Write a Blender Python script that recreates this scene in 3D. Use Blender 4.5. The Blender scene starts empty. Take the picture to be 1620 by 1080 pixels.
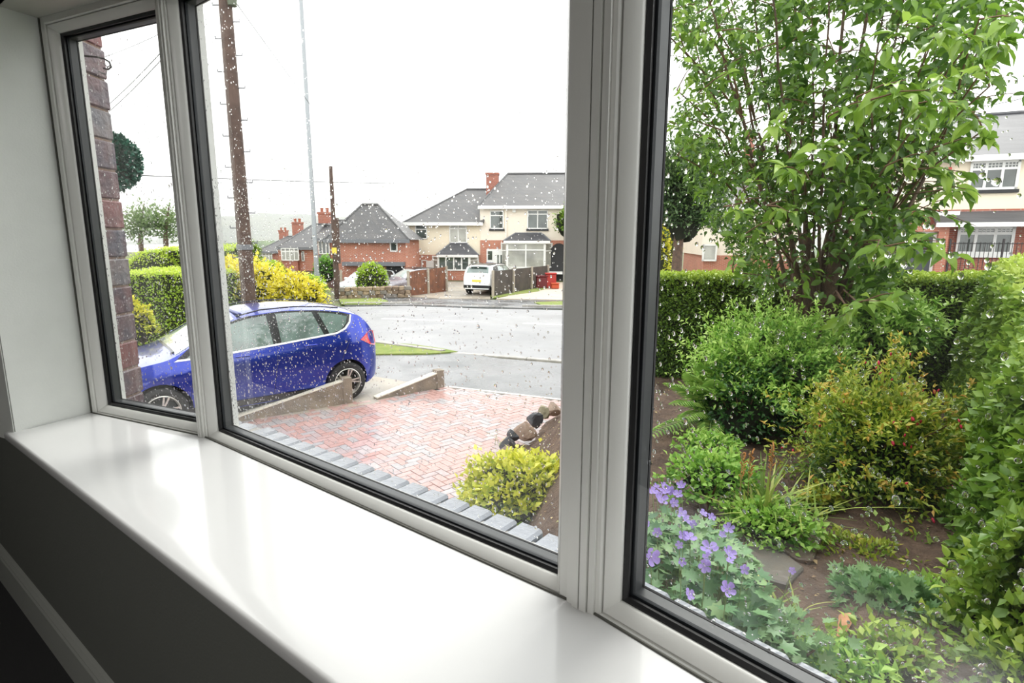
import bpy, bmesh, math, random
import numpy as np
from mathutils import Vector, Matrix
R=random.Random(7); NR=np.random.RandomState(5)
C=bpy.context.scene.collection
CZ=1.31                      # eye height above the room floor (floor = 0)
FOC,PIT,ROL=893.0,math.radians(10.2),math.radians(-0.14)
# ------------------------------------------------------------------ camera
cam=bpy.data.objects.new('camera',bpy.data.cameras.new('camera')); C.objects.link(cam)
cam.data.sensor_width=36; cam.data.lens=36*FOC/1620; cam.data.clip_start=0.02; cam.data.clip_end=3000
FW=np.array([0,math.cos(PIT),-math.sin(PIT)]); UP0=np.array([0,math.sin(PIT),math.cos(PIT)]); RT0=np.array([1.,0,0])
RT=RT0*math.cos(ROL)-UP0*math.sin(ROL); UP=UP0*math.cos(ROL)+RT0*math.sin(ROL)
cam.matrix_world=Matrix(((RT[0],UP[0],-FW[0],0),(RT[1],UP[1],-FW[1],0),(RT[2],UP[2],-FW[2],CZ),(0,0,0,1)))
bpy.context.scene.camera=cam
# ------------------------------------------------------------------ sky, sun, exposure
SKY=2.3; SUN=2.0; ROOM=22; EXPO=0.42
w=bpy.data.worlds.new('overcast_sky'); bpy.context.scene.world=w; w.use_nodes=True
nt=w.node_tree; nt.nodes.clear()
o=nt.nodes.new('ShaderNodeOutputWorld'); b=nt.nodes.new('ShaderNodeBackground'); nt.links.new(b.outputs[0],o.inputs[0])
b.inputs[1].default_value=SKY
tc=nt.nodes.new('ShaderNodeTexCoord'); ns=nt.nodes.new('ShaderNodeTexNoise'); ns.inputs['Scale'].default_value=1.6; ns.inputs['Detail'].default_value=3
cr=nt.nodes.new('ShaderNodeValToRGB'); cr.color_ramp.elements[0].position=.3; cr.color_ramp.elements[0].color=(.90,.90,.89,1); cr.color_ramp.elements[1].position=.7; cr.color_ramp.elements[1].color=(1,.995,.98,1)
nt.links.new(tc.outputs['Generated'],ns.inputs['Vector']); nt.links.new(ns.outputs[0],cr.inputs[0]); nt.links.new(cr.outputs[0],b.inputs[0])
sl=bpy.data.lights.new('sun','SUN'); sl.energy=SUN; sl.angle=math.radians(25); sl.color=(1,.97,.92)
so=bpy.data.objects.new('sun',sl); C.objects.link(so); so.rotation_euler=(math.radians(38),0,math.radians(150))
# fill light added to lift the room, unseen behind the camera
al=bpy.data.lights.new('room_fill_light','AREA'); al.shape='DISK'; al.size=.45; al.energy=ROOM; al.color=(1,.97,.93)
ao=bpy.data.objects.new('room_fill_light',al); C.objects.link(ao); ao.location=(-1.4,-1.1,2.32)
vs=bpy.context.scene.view_settings; vs.view_transform='Standard'; vs.look='None'; vs.gamma=1; vs.exposure=EXPO; vs.use_curve_mapping=False
try:
    cy=bpy.context.scene.cycles; cy.max_bounces=8; cy.transparent_max_bounces=24; cy.caustics_reflective=False; cy.caustics_refractive=False
except Exception: pass
# ------------------------------------------------------------------ pixel helpers (1620x1080 frame) used to place things where they stand
def ray(px,py): return (px-810)*RT+(540-py)*UP+FOC*FW
def at(px,py,z): d=ray(px,py); p=d*((z-CZ)/d[2]); return Vector((p[0],p[1],z))
def atY(px,py,Y): d=ray(px,py); p=d*(Y/d[1]); return Vector((p[0],Y,p[2]+CZ))
def gz(Y): return -1.34-0.02*max(0,min(Y,28)-13)+0.02*max(0,min(Y,43)-28)
def G(px,py):
    d=ray(px,py); t=0.0; p=None
    for k in range(60000):
        Y=3+k*.004 if k<10000 else 43+(k-10000)*.02
        p=d*(Y/d[1])
        if p[2]+CZ<=gz(Y): break
    return Vector((p[0],p[1],gz(p[1])))
_Gc={}
def GG(px,py):
    lo,hi=2.0,400.0; d=ray(px,py)
    for k in range(40):
        m=(lo+hi)/2
        if d[2]*(m/d[1])+CZ<=gz(m): hi=m
        else: lo=m
    p=d*(hi/d[1]); return Vector((p[0],p[1],gz(p[1])))
G=GG
def azv(a): a=math.radians(a); return Vector((math.sin(a),math.cos(a),0))
# ------------------------------------------------------------------ materials
MATS={}
def mat(name,col,rough=.6,metal=0,var=0,vscale=8,bump=0,bscale=40,coat=0,col2=None,trans=0,spec=.5,attr=None,objvar=False,detail=4,emit=None,sheen=0):
    if name in MATS: return MATS[name]
    m=bpy.data.materials.new(name); m.use_nodes=True; n=m.node_tree.nodes; l=m.node_tree.links
    p=n['Principled BSDF']; p.inputs['Base Color'].default_value=(*col,1); p.inputs['Roughness'].default_value=rough; p.inputs['Metallic'].default_value=metal
    p.inputs['Coat Weight'].default_value=coat; p.inputs['Coat Roughness'].default_value=.04
    p.inputs['Specular IOR Level'].default_value=spec
    tcn=n.new('ShaderNodeTexCoord')
    src=None
    if attr or objvar:
        cr=n.new('ShaderNodeValToRGB'); els=cr.color_ramp.elements
        cols=col2 if isinstance(col2,list) else [col,col2 or tuple(min(1,c*1.6) for c in col)]
        els[0].color=(*cols[0],1); els[1].color=(*cols[-1],1)
        for i in range(1,len(cols)-1):
            e=els.new(i/(len(cols)-1)); e.color=(*cols[i],1)
        if attr: a=n.new('ShaderNodeAttribute'); a.attribute_name=attr; l.new(a.outputs['Fac'],cr.inputs[0])
        else: a=n.new('ShaderNodeObjectInfo'); l.new(a.outputs['Random'],cr.inputs[0])
        src=cr.outputs[0]
    if var or (col2 and not (attr or objvar)):
        ns=n.new('ShaderNodeTexNoise'); ns.inputs['Scale'].default_value=vscale; ns.inputs['Detail'].default_value=detail
        l.new(tcn.outputs['Object'],ns.inputs['Vector'])
        mx=n.new('ShaderNodeMix'); mx.data_type='RGBA'
        mr=n.new('ShaderNodeMapRange'); mr.inputs[1].default_value=.35; mr.inputs[2].default_value=.65; l.new(ns.outputs[0],mr.inputs[0])
        if src is None:
            c2=col2 if col2 else tuple(max(0,c*(1-var)) for c in col)
            mx.inputs[6].default_value=(*col,1); mx.inputs[7].default_value=(*c2,1); l.new(mr.outputs[0],mx.inputs[0])
        else:
            mx.blend_type='MULTIPLY'; mx.inputs[0].default_value=1; l.new(src,mx.inputs[6])
            cc=n.new('ShaderNodeValToRGB'); cc.color_ramp.elements[0].color=(1-var,1-var,1-var,1); cc.color_ramp.elements[1].color=(1,1,1,1); l.new(mr.outputs[0],cc.inputs[0]); l.new(cc.outputs[0],mx.inputs[7])
        src=mx.outputs[2]
    if src is not None: l.new(src,p.inputs['Base Color'])
    if bump:
        nb=n.new('ShaderNodeTexNoise'); nb.inputs['Scale'].default_value=bscale; nb.inputs['Detail'].default_value=3; l.new(tcn.outputs['Object'],nb.inputs['Vector'])
        bp=n.new('ShaderNodeBump'); bp.inputs['Strength'].default_value=bump; bp.inputs['Distance'].default_value=.02; l.new(nb.outputs[0],bp.inputs['Height']); l.new(bp.outputs[0],p.inputs['Normal'])
    if trans:
        tr=n.new('ShaderNodeBsdfTranslucent'); ms=n.new('ShaderNodeMixShader'); ms.inputs[0].default_value=trans
        if src is not None: l.new(src,tr.inputs[0])
        else: tr.inputs[0].default_value=(*col,1)
        out=n['Material Output']; l.new(p.outputs[0],ms.inputs[1]); l.new(tr.outputs[0],ms.inputs[2]); l.new(ms.outputs[0],out.inputs[0])
    MATS[name]=m; return m
def brickmat(name,c1,c2,mortar,bw=.225,bh=.075,rot=False,rough=.8):
    if name in MATS: return MATS[name]
    m=mat(name,c1,rough); n=m.node_tree.nodes; l=m.node_tree.links; p=n['Principled BSDF']
    bt=n.new('ShaderNodeTexBrick'); bt.inputs['Scale'].default_value=1; bt.inputs['Brick Width'].default_value=bw; bt.inputs['Row Height'].default_value=bh; bt.inputs['Mortar Size'].default_value=.008
    bt.inputs['Color1'].default_value=(*c1,1); bt.inputs['Color2'].default_value=(*c2,1); bt.inputs['Mortar'].default_value=(*mortar,1)
    tc=n.new('ShaderNodeTexCoord'); sp=n.new('ShaderNodeSeparateXYZ'); cb=n.new('ShaderNodeCombineXYZ'); ad=n.new('ShaderNodeMath')
    l.new(tc.outputs['Object'],sp.inputs[0]); l.new(sp.outputs[0],ad.inputs[0]); l.new(sp.outputs[1],ad.inputs[1]); l.new(ad.outputs[0],cb.inputs[0]); l.new(sp.outputs[2],cb.inputs[1]); l.new(cb.outputs[0],bt.inputs['Vector'])
    ns=n.new('ShaderNodeTexNoise'); ns.inputs['Scale'].default_value=.7; l.new(tc.outputs['Object'],ns.inputs['Vector'])
    mx=n.new('ShaderNodeMix'); mx.data_type='RGBA'; mx.blend_type='MULTIPLY'; mx.inputs[0].default_value=.35; l.new(bt.outputs[0],mx.inputs[6]); l.new(ns.outputs[0],mx.inputs[7]); l.new(mx.outputs[2],p.inputs['Base Color'])
    return m
def rowmat(name,c1,c2,row=.12,rough=.55):
    """slates / tiles too far away to tell apart: fine rows along local z"""
    if name in MATS: return MATS[name]
    return brickmat(name,c1,c2,tuple(.55*c for c in c1),bw=.25,bh=row,rough=rough)
def glassmat(name='window_glass',tint=(.975,.985,.98),ior=1.5):
    if name in MATS: return MATS[name]
    m=bpy.data.materials.new(name); m.use_nodes=True; n=m.node_tree.nodes; l=m.node_tree.links; n.clear()
    o=n.new('ShaderNodeOutputMaterial'); t=n.new('ShaderNodeBsdfTransparent'); t.inputs[0].default_value=(*tint,1)
    g=n.new('ShaderNodeBsdfGlossy'); g.inputs['Roughness'].default_value=.0; f=n.new('ShaderNodeFresnel'); f.inputs[0].default_value=ior
    ms=n.new('ShaderNodeMixShader'); l.new(f.outputs[0],ms.inputs[0]); l.new(t.outputs[0],ms.inputs[1]); l.new(g.outputs[0],ms.inputs[2]); l.new(ms.outputs[0],o.inputs[0])
    MATS[name]=m; return m
def dropmat():
    m=bpy.data.materials.new('rain_water'); m.use_nodes=True; n=m.node_tree.nodes; l=m.node_tree.links; n.clear()
    o=n.new('ShaderNodeOutputMaterial'); g=n.new('ShaderNodeBsdfRefraction'); g.inputs['IOR'].default_value=1.33; g.inputs['Roughness'].default_value=0
    gl=n.new('ShaderNodeBsdfGlossy'); gl.inputs['Roughness'].default_value=.02; f=n.new('ShaderNodeFresnel'); f.inputs[0].default_value=1.33
    ms=n.new('ShaderNodeMixShader'); l.new(f.outputs[0],ms.inputs[0]); l.new(g.outputs[0],ms.inputs[1]); l.new(gl.outputs[0],ms.inputs[2]); l.new(ms.outputs[0],o.inputs[0]); return m
# ------------------------------------------------------------------ mesh helpers
class MB:
    def __init__(s): s.v=[]; s.f=[]; s.m=[]; s.cur=0
    def add(s,vs,fs,mi=None):
        k=len(s.v); s.v+= [tuple(v) for v in vs]; s.f+=[tuple(i+k for i in f) for f in fs]; s.m+=[s.cur if mi is None else mi]*len(fs); return s
    def box(s,x0,y0,z0,x1,y1,z1,M=None,mi=None,bev=0):
        if bev:
            bm=bmesh.new(); bmesh.ops.create_cube(bm,size=1)
            for v in bm.verts: v.co=Vector(((x0+x1)/2+v.co.x*(x1-x0),(y0+y1)/2+v.co.y*(y1-y0),(z0+z1)/2+v.co.z*(z1-z0)))
            bmesh.ops.bevel(bm,geom=bm.edges[:],offset=bev,segments=1,affect='EDGES',profile=.5)
            vs=[v.co.copy() for v in bm.verts]; fs=[tuple(v.index for v in f.verts) for f in bm.faces]; bm.free()
        else:
            vs=[Vector(p) for p in ((x0,y0,z0),(x1,y0,z0),(x1,y1,z0),(x0,y1,z0),(x0,y0,z1),(x1,y0,z1),(x1,y1,z1),(x0,y1,z1))]
            fs=[(0,3,2,1),(4,5,6,7),(0,1,5,4),(1,2,6,5),(2,3,7,6),(3,0,4,7)]
        if M is not None: vs=[M@v for v in vs]
        return s.add(vs,fs,mi)
    def prism(s,poly,z0,z1,mi=None):
        n=len(poly); vs=[(p[0],p[1],z0) for p in poly]+[(p[0],p[1],z1) for p in poly]
        fs=[tuple(range(n-1,-1,-1)),tuple(range(n,2*n))]+[(i,(i+1)%n,n+(i+1)%n,n+i) for i in range(n)]
        return s.add(vs,fs,mi)
    def sweep(s,prof,a,b,X,Y,mi=None):
        """closed 2-D profile (list of (x,y)) along a->b, profile axes X,Y"""
        n=len(prof); vs=[a+X*p[0]+Y*p[1] for p in prof]+[b+X*p[0]+Y*p[1] for p in prof]
        fs=[tuple(range(n-1,-1,-1)),tuple(range(n,2*n))]+[(i,(i+1)%n,n+(i+1)%n,n+i) for i in range(n)]
        return s.add(vs,fs,mi)
    def tube(s,pts,rad,n=8,mi=None,cap=True):
        pts=[Vector(p) for p in pts]; N=len(pts)
        if not hasattr(rad,'__len__'): rad=[rad]*N
        ring=[]; vs=[]; prev=None
        for i,p in enumerate(pts):
            t=(pts[min(i+1,N-1)]-pts[max(i-1,0)]); t=t.normalized() if t.length>1e-9 else Vector((0,0,1))
            if prev is None:
                a=Vector((0,0,1)) if abs(t.z)<.9 else Vector((1,0,0)); u=t.cross(a).normalized()
            else: u=(prev-t*prev.dot(t)); u=u.normalized() if u.length>1e-6 else t.orthogonal().normalized()
            prev=u; v=t.cross(u)
            for k in range(n):
                a=2*math.pi*k/n; vs.append(p+(u*math.cos(a)+v*math.sin(a))*rad[i])
        fs=[(i*n+k,i*n+(k+1)%n,(i+1)*n+(k+1)%n,(i+1)*n+k) for i in range(N-1) for k in range(n)]
        if cap: fs+=[tuple(range(n-1,-1,-1)),tuple((N-1)*n+k for k in range(n))]
        return s.add(vs,fs,mi)
    def lathe(s,prof,M,n=24,mi=None):
        vs=[];N=len(prof)
        for r,h in prof:
            for k in range(n): a=2*math.pi*k/n; vs.append(M@Vector((r*math.cos(a),r*math.sin(a),h)))
        fs=[(i*n+k,i*n+(k+1)%n,(i+1)*n+(k+1)%n,(i+1)*n+k) for i in range(N-1) for k in range(n)]
        return s.add(vs,fs,mi)
    def build(s,name,mats,parent=None,smooth=False,**props):
        me=bpy.data.meshes.new(name); me.from_pydata(s.v,[],s.f)
        if not isinstance(mats,(list,tuple)): mats=[mats]
        for m in mats: me.materials.append(m)
        if len(mats)>1: me.polygons.foreach_set('material_index',s.m)
        bm=bmesh.new(); bm.from_mesh(me); bmesh.ops.recalc_face_normals(bm,faces=bm.faces); bm.to_mesh(me); bm.free()
        if smooth: me.polygons.foreach_set('use_smooth',[True]*len(me.polygons))
        return link(name,me,parent,**props)
def link(name,me,parent=None,**props):
    ob=bpy.data.objects.new(name,me); C.objects.link(ob)
    if parent is not None:
        ob.parent=parent
        if not props.pop('local',False):   # mesh coordinates are world ones: undo the parents' offsets
            off=Vector(); q=parent
            while q is not None: off+=q.location; q=q.parent
            ob.location=-off
    for k,v in props.items(): ob[k]=v
    return ob
def thing(name,label,cat,loc=(0,0,0),group=None,rz=0):
    ob=bpy.data.objects.new(name,None); C.objects.link(ob); ob.empty_display_size=.1; ob.location=loc; ob.rotation_euler=(0,0,rz)
    ob['label']=label; ob['category']=cat
    if group: ob['group']=group
    return ob
def struct(name,label=None,**k):
    ob=bpy.data.objects.new(name,None); C.objects.link(ob); ob['kind']='structure'
    if label: ob['label']=label
    return ob
def smooth_by_angle(ob,deg=35):
    me=ob.data; me.polygons.foreach_set('use_smooth',[True]*len(me.polygons))
    try: me.set_sharp_from_angle(angle=math.radians(deg))
    except Exception: pass
# ---- leaf clouds ---------------------------------------------------
LEAF={}
LEAF['kite']=(np.array([[0,0,0],[-.5,.45,.10],[0,1,-.08],[.5,.45,.10]]),[(0,3,2,1)])
LEAF['fold']=(np.array([[0,0,0],[-.5,.42,.12],[0,1,-.15],[.5,.42,.12],[0,.45,0]]),[(0,4,1),(1,4,2),(0,3,4),(4,3,2)])
LEAF['ovate']=(np.array([[0,0,0],[-.36,.2,.08],[0,.22,0],[.36,.2,.08],[-.48,.48,.10],[0,.5,-.02],[.48,.48,.10],[-.28,.76,.02],[0,.78,-.10],[.28,.76,.02],[0,1.05,-.28]]),
   [(0,2,1),(0,3,2),(1,2,5,4),(2,3,6,5),(4,5,8,7),(5,6,9,8),(7,8,10),(8,9,10)])
_a=[(0,.02),(.16,.12),(.5,.05),(.34,.3),(.62,.5),(.33,.55),(.34,.9),(.1,.68),(0,1.05),(-.1,.68),(-.34,.9),(-.33,.55),(-.62,.5),(-.34,.3),(-.5,.05),(-.16,.12)]
LEAF['lobed']=(np.array([[0,.4,-.06]]+[[x,y,.08*abs(x)*2-.05*y] for x,y in _a]),[(0,i+1,(i+1)%16+1) for i in range(16)])
def frames(dirs,nrm):
    y=dirs/np.linalg.norm(dirs,axis=1,keepdims=True); x=np.cross(y,nrm); x/=np.linalg.norm(x,axis=1,keepdims=True)+1e-9; z=np.cross(x,y); return x,y,z
def leafmesh(name,P,D,N,size,width,kind='kite',mats=None,parent=None,rnd=None,smooth=False,**props):
    T,F=LEAF[kind]; n=len(P); x,y,z=frames(D,N); size=np.asarray(size).reshape(-1,1)*np.ones((n,1)); wd=size*width
    V=P[:,None,:]+T[None,:,0,None]*(x*wd)[:,None,:]+T[None,:,1,None]*(y*size)[:,None,:]+T[None,:,2,None]*(z*size)[:,None,:]
    k=len(T); V=V.reshape(-1,3)
    lens=np.tile([len(f) for f in F],n); base=np.concatenate([np.array(f) for f in F])
    idx=(base[None,:]+(np.arange(n)*k)[:,None]).reshape(-1)
    me=bpy.data.meshes.new(name); me.vertices.add(len(V)); me.vertices.foreach_set('co',V.astype(np.float32).reshape(-1))
    me.loops.add(len(idx)); me.loops.foreach_set('vertex_index',idx.astype(np.int32))
    me.polygons.add(len(lens)); ls=np.concatenate([[0],np.cumsum(lens)[:-1]]); me.polygons.foreach_set('loop_start',ls.astype(np.int32))
    try: me.polygons.foreach_set('loop_total',lens.astype(np.int32))
    except Exception: pass
    if rnd is None: rnd=NR.rand(n)
    a=me.attributes.new('rnd','FLOAT','POINT'); a.data.foreach_set('value',np.repeat(np.clip(rnd,0,1),k).astype(np.float32))
    me.update(calc_edges=True); me.validate()
    if smooth: me.polygons.foreach_set('use_smooth',[True]*len(me.polygons))
    for m in (mats if isinstance(mats,(list,tuple)) else [mats]): me.materials.append(m)
    return link(name,me,parent,**props)
def leafy(parent,P,D,N,size,width,kind,m,parts=0,score=None,rnd=None,part_name='leaf'):
    """foliage as ONE stuff part, except the `parts` leaves that show largest: each an object of its own"""
    n=len(P); size=np.asarray(size)*np.ones(n); rnd=NR.rand(n) if rnd is None else rnd
    if parts:
        score=np.linalg.norm(P-np.array([0,0,CZ]),axis=1)/size if score is None else score
        o=np.argsort(score); big=o[:parts]; rest=o[parts:]
        T,F=LEAF[kind]; protos=[]
        for q in range(8):
            Z=np.zeros((1,3)); ob=leafmesh(part_name,Z,np.array([[0,1.,0]]),np.array([[0,0,1.]]),1.,width,kind,m,None,np.array([(q+.5)/8])); protos.append(ob.data); bpy.data.objects.remove(ob)
        x,y,z=frames(D[big],N[big]); off=np.array(parent.location)
        for i,k in enumerate(big):
            ob=bpy.data.objects.new(part_name,protos[min(7,int(rnd[k]*8))]); C.objects.link(ob); ob.parent=parent; s=size[k]; p=P[k]-off
            ob.matrix_basis=Matrix(((x[i,0]*s,y[i,0]*s,z[i,0]*s,p[0]),(x[i,1]*s,y[i,1]*s,z[i,1]*s,p[1]),(x[i,2]*s,y[i,2]*s,z[i,2]*s,p[2]),(0,0,0,1)))
        P,D,N,size,rnd=P[rest],D[rest],N[rest],size[rest],rnd[rest]
    if len(P): return _fol(parent,P,D,N,size,width,kind,m,rnd)
def _fol(parent,P,D,N,size,width,kind,m,rnd):
    ob=leafmesh('foliage',P,D,N,size,width,kind,m,parent,rnd); ob['kind']='stuff'; return ob
def rdir(n): v=NR.randn(n,3); return v/np.linalg.norm(v,axis=1,keepdims=True)
def leafmat(name,cols,trans=.3,rough=.42): return mat(name,cols[0],rough,attr='rnd',col2=cols,trans=trans,spec=.5)
# ================================================================== THE ROOM AND ITS BAY WINDOW
M_white=mat('white_upvc',(.80,.80,.77),.28,bump=.02,bscale=300)
M_sill=mat('gloss_white_sill',(.76,.76,.76),.16,coat=.3)
M_black=mat('black_rubber',(.008,.008,.009),.45)
M_slate=mat('dark_spacer',(.022,.026,.030),.4)
M_plaster=mat('white_plaster',(.78,.80,.77),.7,bump=.06,bscale=180,var=.05)
M_wallgrey=mat('dark_grey_wall',(.15,.155,.14),.75,bump=.05,bscale=160)  # one even dark grey for the front and side walls
M_skirt=mat('grey_gloss_skirting',(.42,.43,.40),.35)
M_carpet=mat('charcoal_carpet',(.05,.05,.052),.95,bump=.5,bscale=500)
M_seal=mat('sealant_grey',(.10,.10,.085),.7)
M_ceil=mat('ceiling_paint',(.45,.46,.43),.8)
U=azv(127); NN=azv(37)       # along the window wall (to the right) and outward through it
def PL(u,p,z=0): v=U*u+NN*p; return Vector((v.x,v.y,z))
P0=Vector((-1.475,1.905,0)); P1=Vector((-.955,1.668,0)); P2=Vector((.118,.848,0)); P3=Vector((.545,.392,0))
SZ=.71; HT=1.985; WP=.415
def wallbox(name,u0,u1,p0,p1,z0,z1,m,**k):
    b=MB(); b.prism([PL(u0,p0),PL(u1,p0),PL(u1,p1),PL(u0,p1)],z0,z1); return b.build(name,m,None,kind='structure',**k)
uj0=U.dot(Vector((-1.57,1.70,0))); uj1=.19
wallbox('floor',-3.3,1.5,-3.7,.45,-.1,0,M_carpet)
wallbox('ceiling',-3.3,1.5,-3.7,.65,2.4,2.5,M_ceil)
wallbox('wall_left',-3.4,-3.3,-3.7,.65,0,2.4,M_wallgrey)
wallbox('wall_right',1.5,1.6,-3.7,.65,0,2.4,M_wallgrey)
wallbox('wall_back',-3.4,1.6,-3.8,-3.7,0,2.4,mat('back_wall_paint',(.5,.5,.47),.8))
# window wall: below the sill, both sides of the bay, and above it
wallbox('wall_front',-3.3,1.5,WP,WP+.10,0,SZ-.03,M_wallgrey)
b=MB()
b.prism([PL(-3.3,WP),PL(uj0,WP),PL(uj0-.05,WP+.12),PL(-3.3,WP+.12)],SZ-.03,HT)
b.prism([PL(uj1,WP),PL(1.5,WP),PL(1.5,WP+.12),PL(uj1+.05,WP+.12)],SZ-.03,HT)
b.prism([PL(-3.3,WP),PL(1.5,WP),PL(1.5,WP+.12),PL(-3.3,WP+.12)],HT,2.4)
b.build('wall_front_upper',M_wallgrey,None,kind='structure')
# plastered jambs (returns) of the bay
def jamb(name,A,B,th=.10,side=1):
    d=(B-A); n=Vector((d.y,-d.x,0)).normalized()*side; b=MB(); b.prism([A,B,B+n*th,A+n*th],SZ-.03,HT); return b.build(name,M_plaster,None,kind='structure')
jamb('wall_jamb_left',Vector((-1.57,1.70,0)),P0+azv(24)*.11,.10,-1)
Pj=PL(uj1,WP); jamb('wall_jamb_right',Pj,P3+azv(50)*.11,.10,1)
b=MB(); b.prism([PL(uj0,WP),PL(uj1,WP),P3+azv(50)*.12,P2+azv(42)*.12,P1+azv(30)*.12,P0+azv(24)*.12],HT,HT+.08)
b.build('ceiling_bay',mat('bay_soffit_paint',(.50,.50,.46),.8),None,kind='structure')
# sill board: follows the bay at the back, one straight nosing at the front
b=MB(); nose=[PL(-2.30,.393),PL(.30,.393)]
outl=[PL(-2.30,.393),PL(.30,.393),PL(.30,.44),Pj+NN*.02,P3,P2,P1,P0,PL(uj0,WP+.03),PL(-2.30,.44)]
bm=bmesh.new(); vb=[bm.verts.new((p.x,p.y,SZ-.028)) for p in outl]; vt=[bm.verts.new((p.x,p.y,SZ)) for p in outl]
bm.faces.new(vb[::-1]); bm.faces.new(vt)
for i in range(len(outl)): j=(i+1)%len(outl); bm.faces.new((vb[i],vb[j],vt[j],vt[i]))
bm.edges.ensure_lookup_table()
ed=[e for e in bm.edges if all(abs(NN.x*v.co.x+NN.y*v.co.y-.393)<1e-4 for v in e.verts) and abs(e.verts[0].co.z-e.verts[1].co.z)<1e-5]
bmesh.ops.bevel(bm,geom=ed,offset=.009,segments=4,affect='EDGES',profile=.5)
me=bpy.data.meshes.new('windowsill'); bm.to_mesh(me); bm.free(); me.materials.append(M_sill)
ob=link('windowsill',me,None,kind='structure',label='glossy white window board filling the bay below the three panes')
smooth_by_angle(ob,40)
# skirting board below, with a moulded top
b=MB(); pr=[(0,0),(.018,0),(.018,.118),(.014,.126),(.016,.134),(.008,.146),(0,.152)]
b.sweep(pr,PL(-3.3,WP,0),PL(1.5,WP,0),-NN,Vector((0,0,1))); b.build('baseboard_front',M_skirt,None,kind='structure')
# housing added for the room fill light, unseen behind the camera
lt=thing('fill_lamp','round white housing of the added room fill light, out of view','lamp',(-1.4,-1.1,2.4))
b=MB(); b.lathe([(0,-.005),(.14,-.005),(.15,-.05),(.11,-.06),(0,-.06)],Matrix.Translation((-1.4,-1.1,2.4)),28); b.build('fill_lamp_housing',M_white,lt)
def member(b,prof,A,B,out,inw):
    d=(B-A).normalized(); n=len(prof)
    vs=[A+out*p[0]+inw*p[1]+d*p[1] for p in prof]+[B+out*p[0]+inw*p[1]-d*p[1] for p in prof]
    return b.add(vs,[tuple(range(n-1,-1,-1)),tuple(range(n,2*n))]+[(i,(i+1)%n,n+(i+1)%n,n+i) for i in range(n)])
F_OUT=[(0,0),(0,.018),(.003,.0205),(.071,.0205),(.072,.034),(.074,.036),(.096,.036),(.096,0)]
F_BEAD=[(.007,.0215),(.005,.024),(.007,.027),(.021,.0405),(.025,.042),(.030,.042),(.030,.0215)]
F_GI=[(.030,.021),(.0295,.045),(.033,.0505),(.040,.0495),(.040,.021)]
F_SP=[(.0415,.021),(.0415,.0535),(.046,.0555),(.066,.0555),(.066,.021)]
F_GO=[(.0685,.030),(.0685,.0555),(.071,.057),(.074,.050),(.074,.030)]
G_win=glassmat('window_glass',ior=1.62)
M_drop=dropmat()
def facet(name,A,B,ndrop,drop_r,seed,i0=.006,i1=.006,hs=1.0,sb=.016):
    t=(B-A).normalized(); out=Vector((-t.y,t.x,0)); 
    if out.dot(NN)<0: out=-out
    A=A+t*i0; B=B-t*i1; Z=Vector((0,0,1)); SB=SZ-sb
    root=struct(name); root.location=(A.x,A.y,SZ)
    c=[A+Z*SB,B+Z*SB,B+Z*HT,A+Z*HT]; L=(B-A).length; H=HT-SB
    ed=[(c[0],c[1],Z),(c[1],c[2],-t),(c[2],c[3],-Z),(c[3],c[0],t)]
    for nm,prof,m in (('frame_bar',F_OUT,M_white),('glazing_bead',F_BEAD,M_white)):
        for a,bb,i in ed: b=MB(); member(b,[(p_[0],p_[1]*hs) for p_ in prof],a,bb,out,i); o=b.build(nm,m,root); smooth_by_angle(o,30)
    for nm,prof,m in (('gasket',F_GI,M_black),('spacer_bar',F_SP,M_slate),('outer_gasket',F_GO,M_black)):
        b=MB()
        for a,bb,i in ed: member(b,[(p_[0],p_[1]*hs) for p_ in prof],a,bb,out,i)
        b.build(nm,m,root)
    # the sealed unit: inner and outer sheet
    k=.030*hs
    for dd in (.0408,.0675):
        b=MB(); q=[c[0]+t*k+Z*k,c[1]-t*k+Z*k,c[2]-t*k-Z*k,c[3]+t*k-Z*k]
        vs=[p+out*dd for p in q]; me=bpy.data.meshes.new('pane')
        f=(0,1,2,3); nrm=(vs[1]-vs[0]).cross(vs[2]-vs[1])
        if nrm.dot(out)>0: f=(3,2,1,0)
        me.from_pydata(vs,[],[f]); me.materials.append(G_win); link('pane',me,root)
    # rain drops on the outer sheet
    rr=random.Random(seed); b=MB(); vs=[];fs=[]
    for i in range(ndrop):
        bias=rr.random()<.45; x=k+.028+(L-2*k-.056)*(rr.random()**1.6 if bias and name=='window_2' else rr.random()); y=k+.028+(H-2*k-.056)*(rr.random()*.62+.0 if bias else rr.random()); r=drop_r*(.35+.9*rr.random()**2.2)
        if rr.random()<.03: r*=1.7
        n0=len(vs); cc=c[0]+t*x+Z*y+out*.0676; el=1+.5*rr.random()*(r>.0012); a0=rr.random()*6
        for rad,hh in ((1,0),(.82,.32),(.45,.5)):
            for q in range(7):
                a=a0+2*math.pi*q/7; w_=rad*r*(1+.0*rr.random()); vs.append(cc+t*(w_*math.cos(a))+Z*(w_*el*math.sin(a))+out*(hh*r))
        vs.append(cc+out*(.55*r))
        for g in range(2):
            for q in range(7): fs.append((n0+g*7+q,n0+g*7+(q+1)%7,n0+(g+1)*7+(q+1)%7,n0+(g+1)*7+q))
        for q in range(7): fs.append((n0+14+q,n0+14+(q+1)%7,n0+21))
    me=bpy.data.meshes.new('rain_drops'); me.from_pydata([tuple(v) for v in vs],[],fs); me.materials.append(M_drop)
    # normals must point outwards
    me.polygons.foreach_set('use_smooth',[True]*len(me.polygons)); me.update()
    if me.polygons[0].normal.dot(out)<-.01 or me.polygons[14].normal.dot(out)<0: me.flip_normals()
    o=link('rain_drops',me,root); o['kind']='stuff'
    return root
facet('window_1',P0,P1,2300,.0024,1)
facet('window_2',P1,P2,8500,.0020,2,.006,.030,.80,.017)
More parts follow.
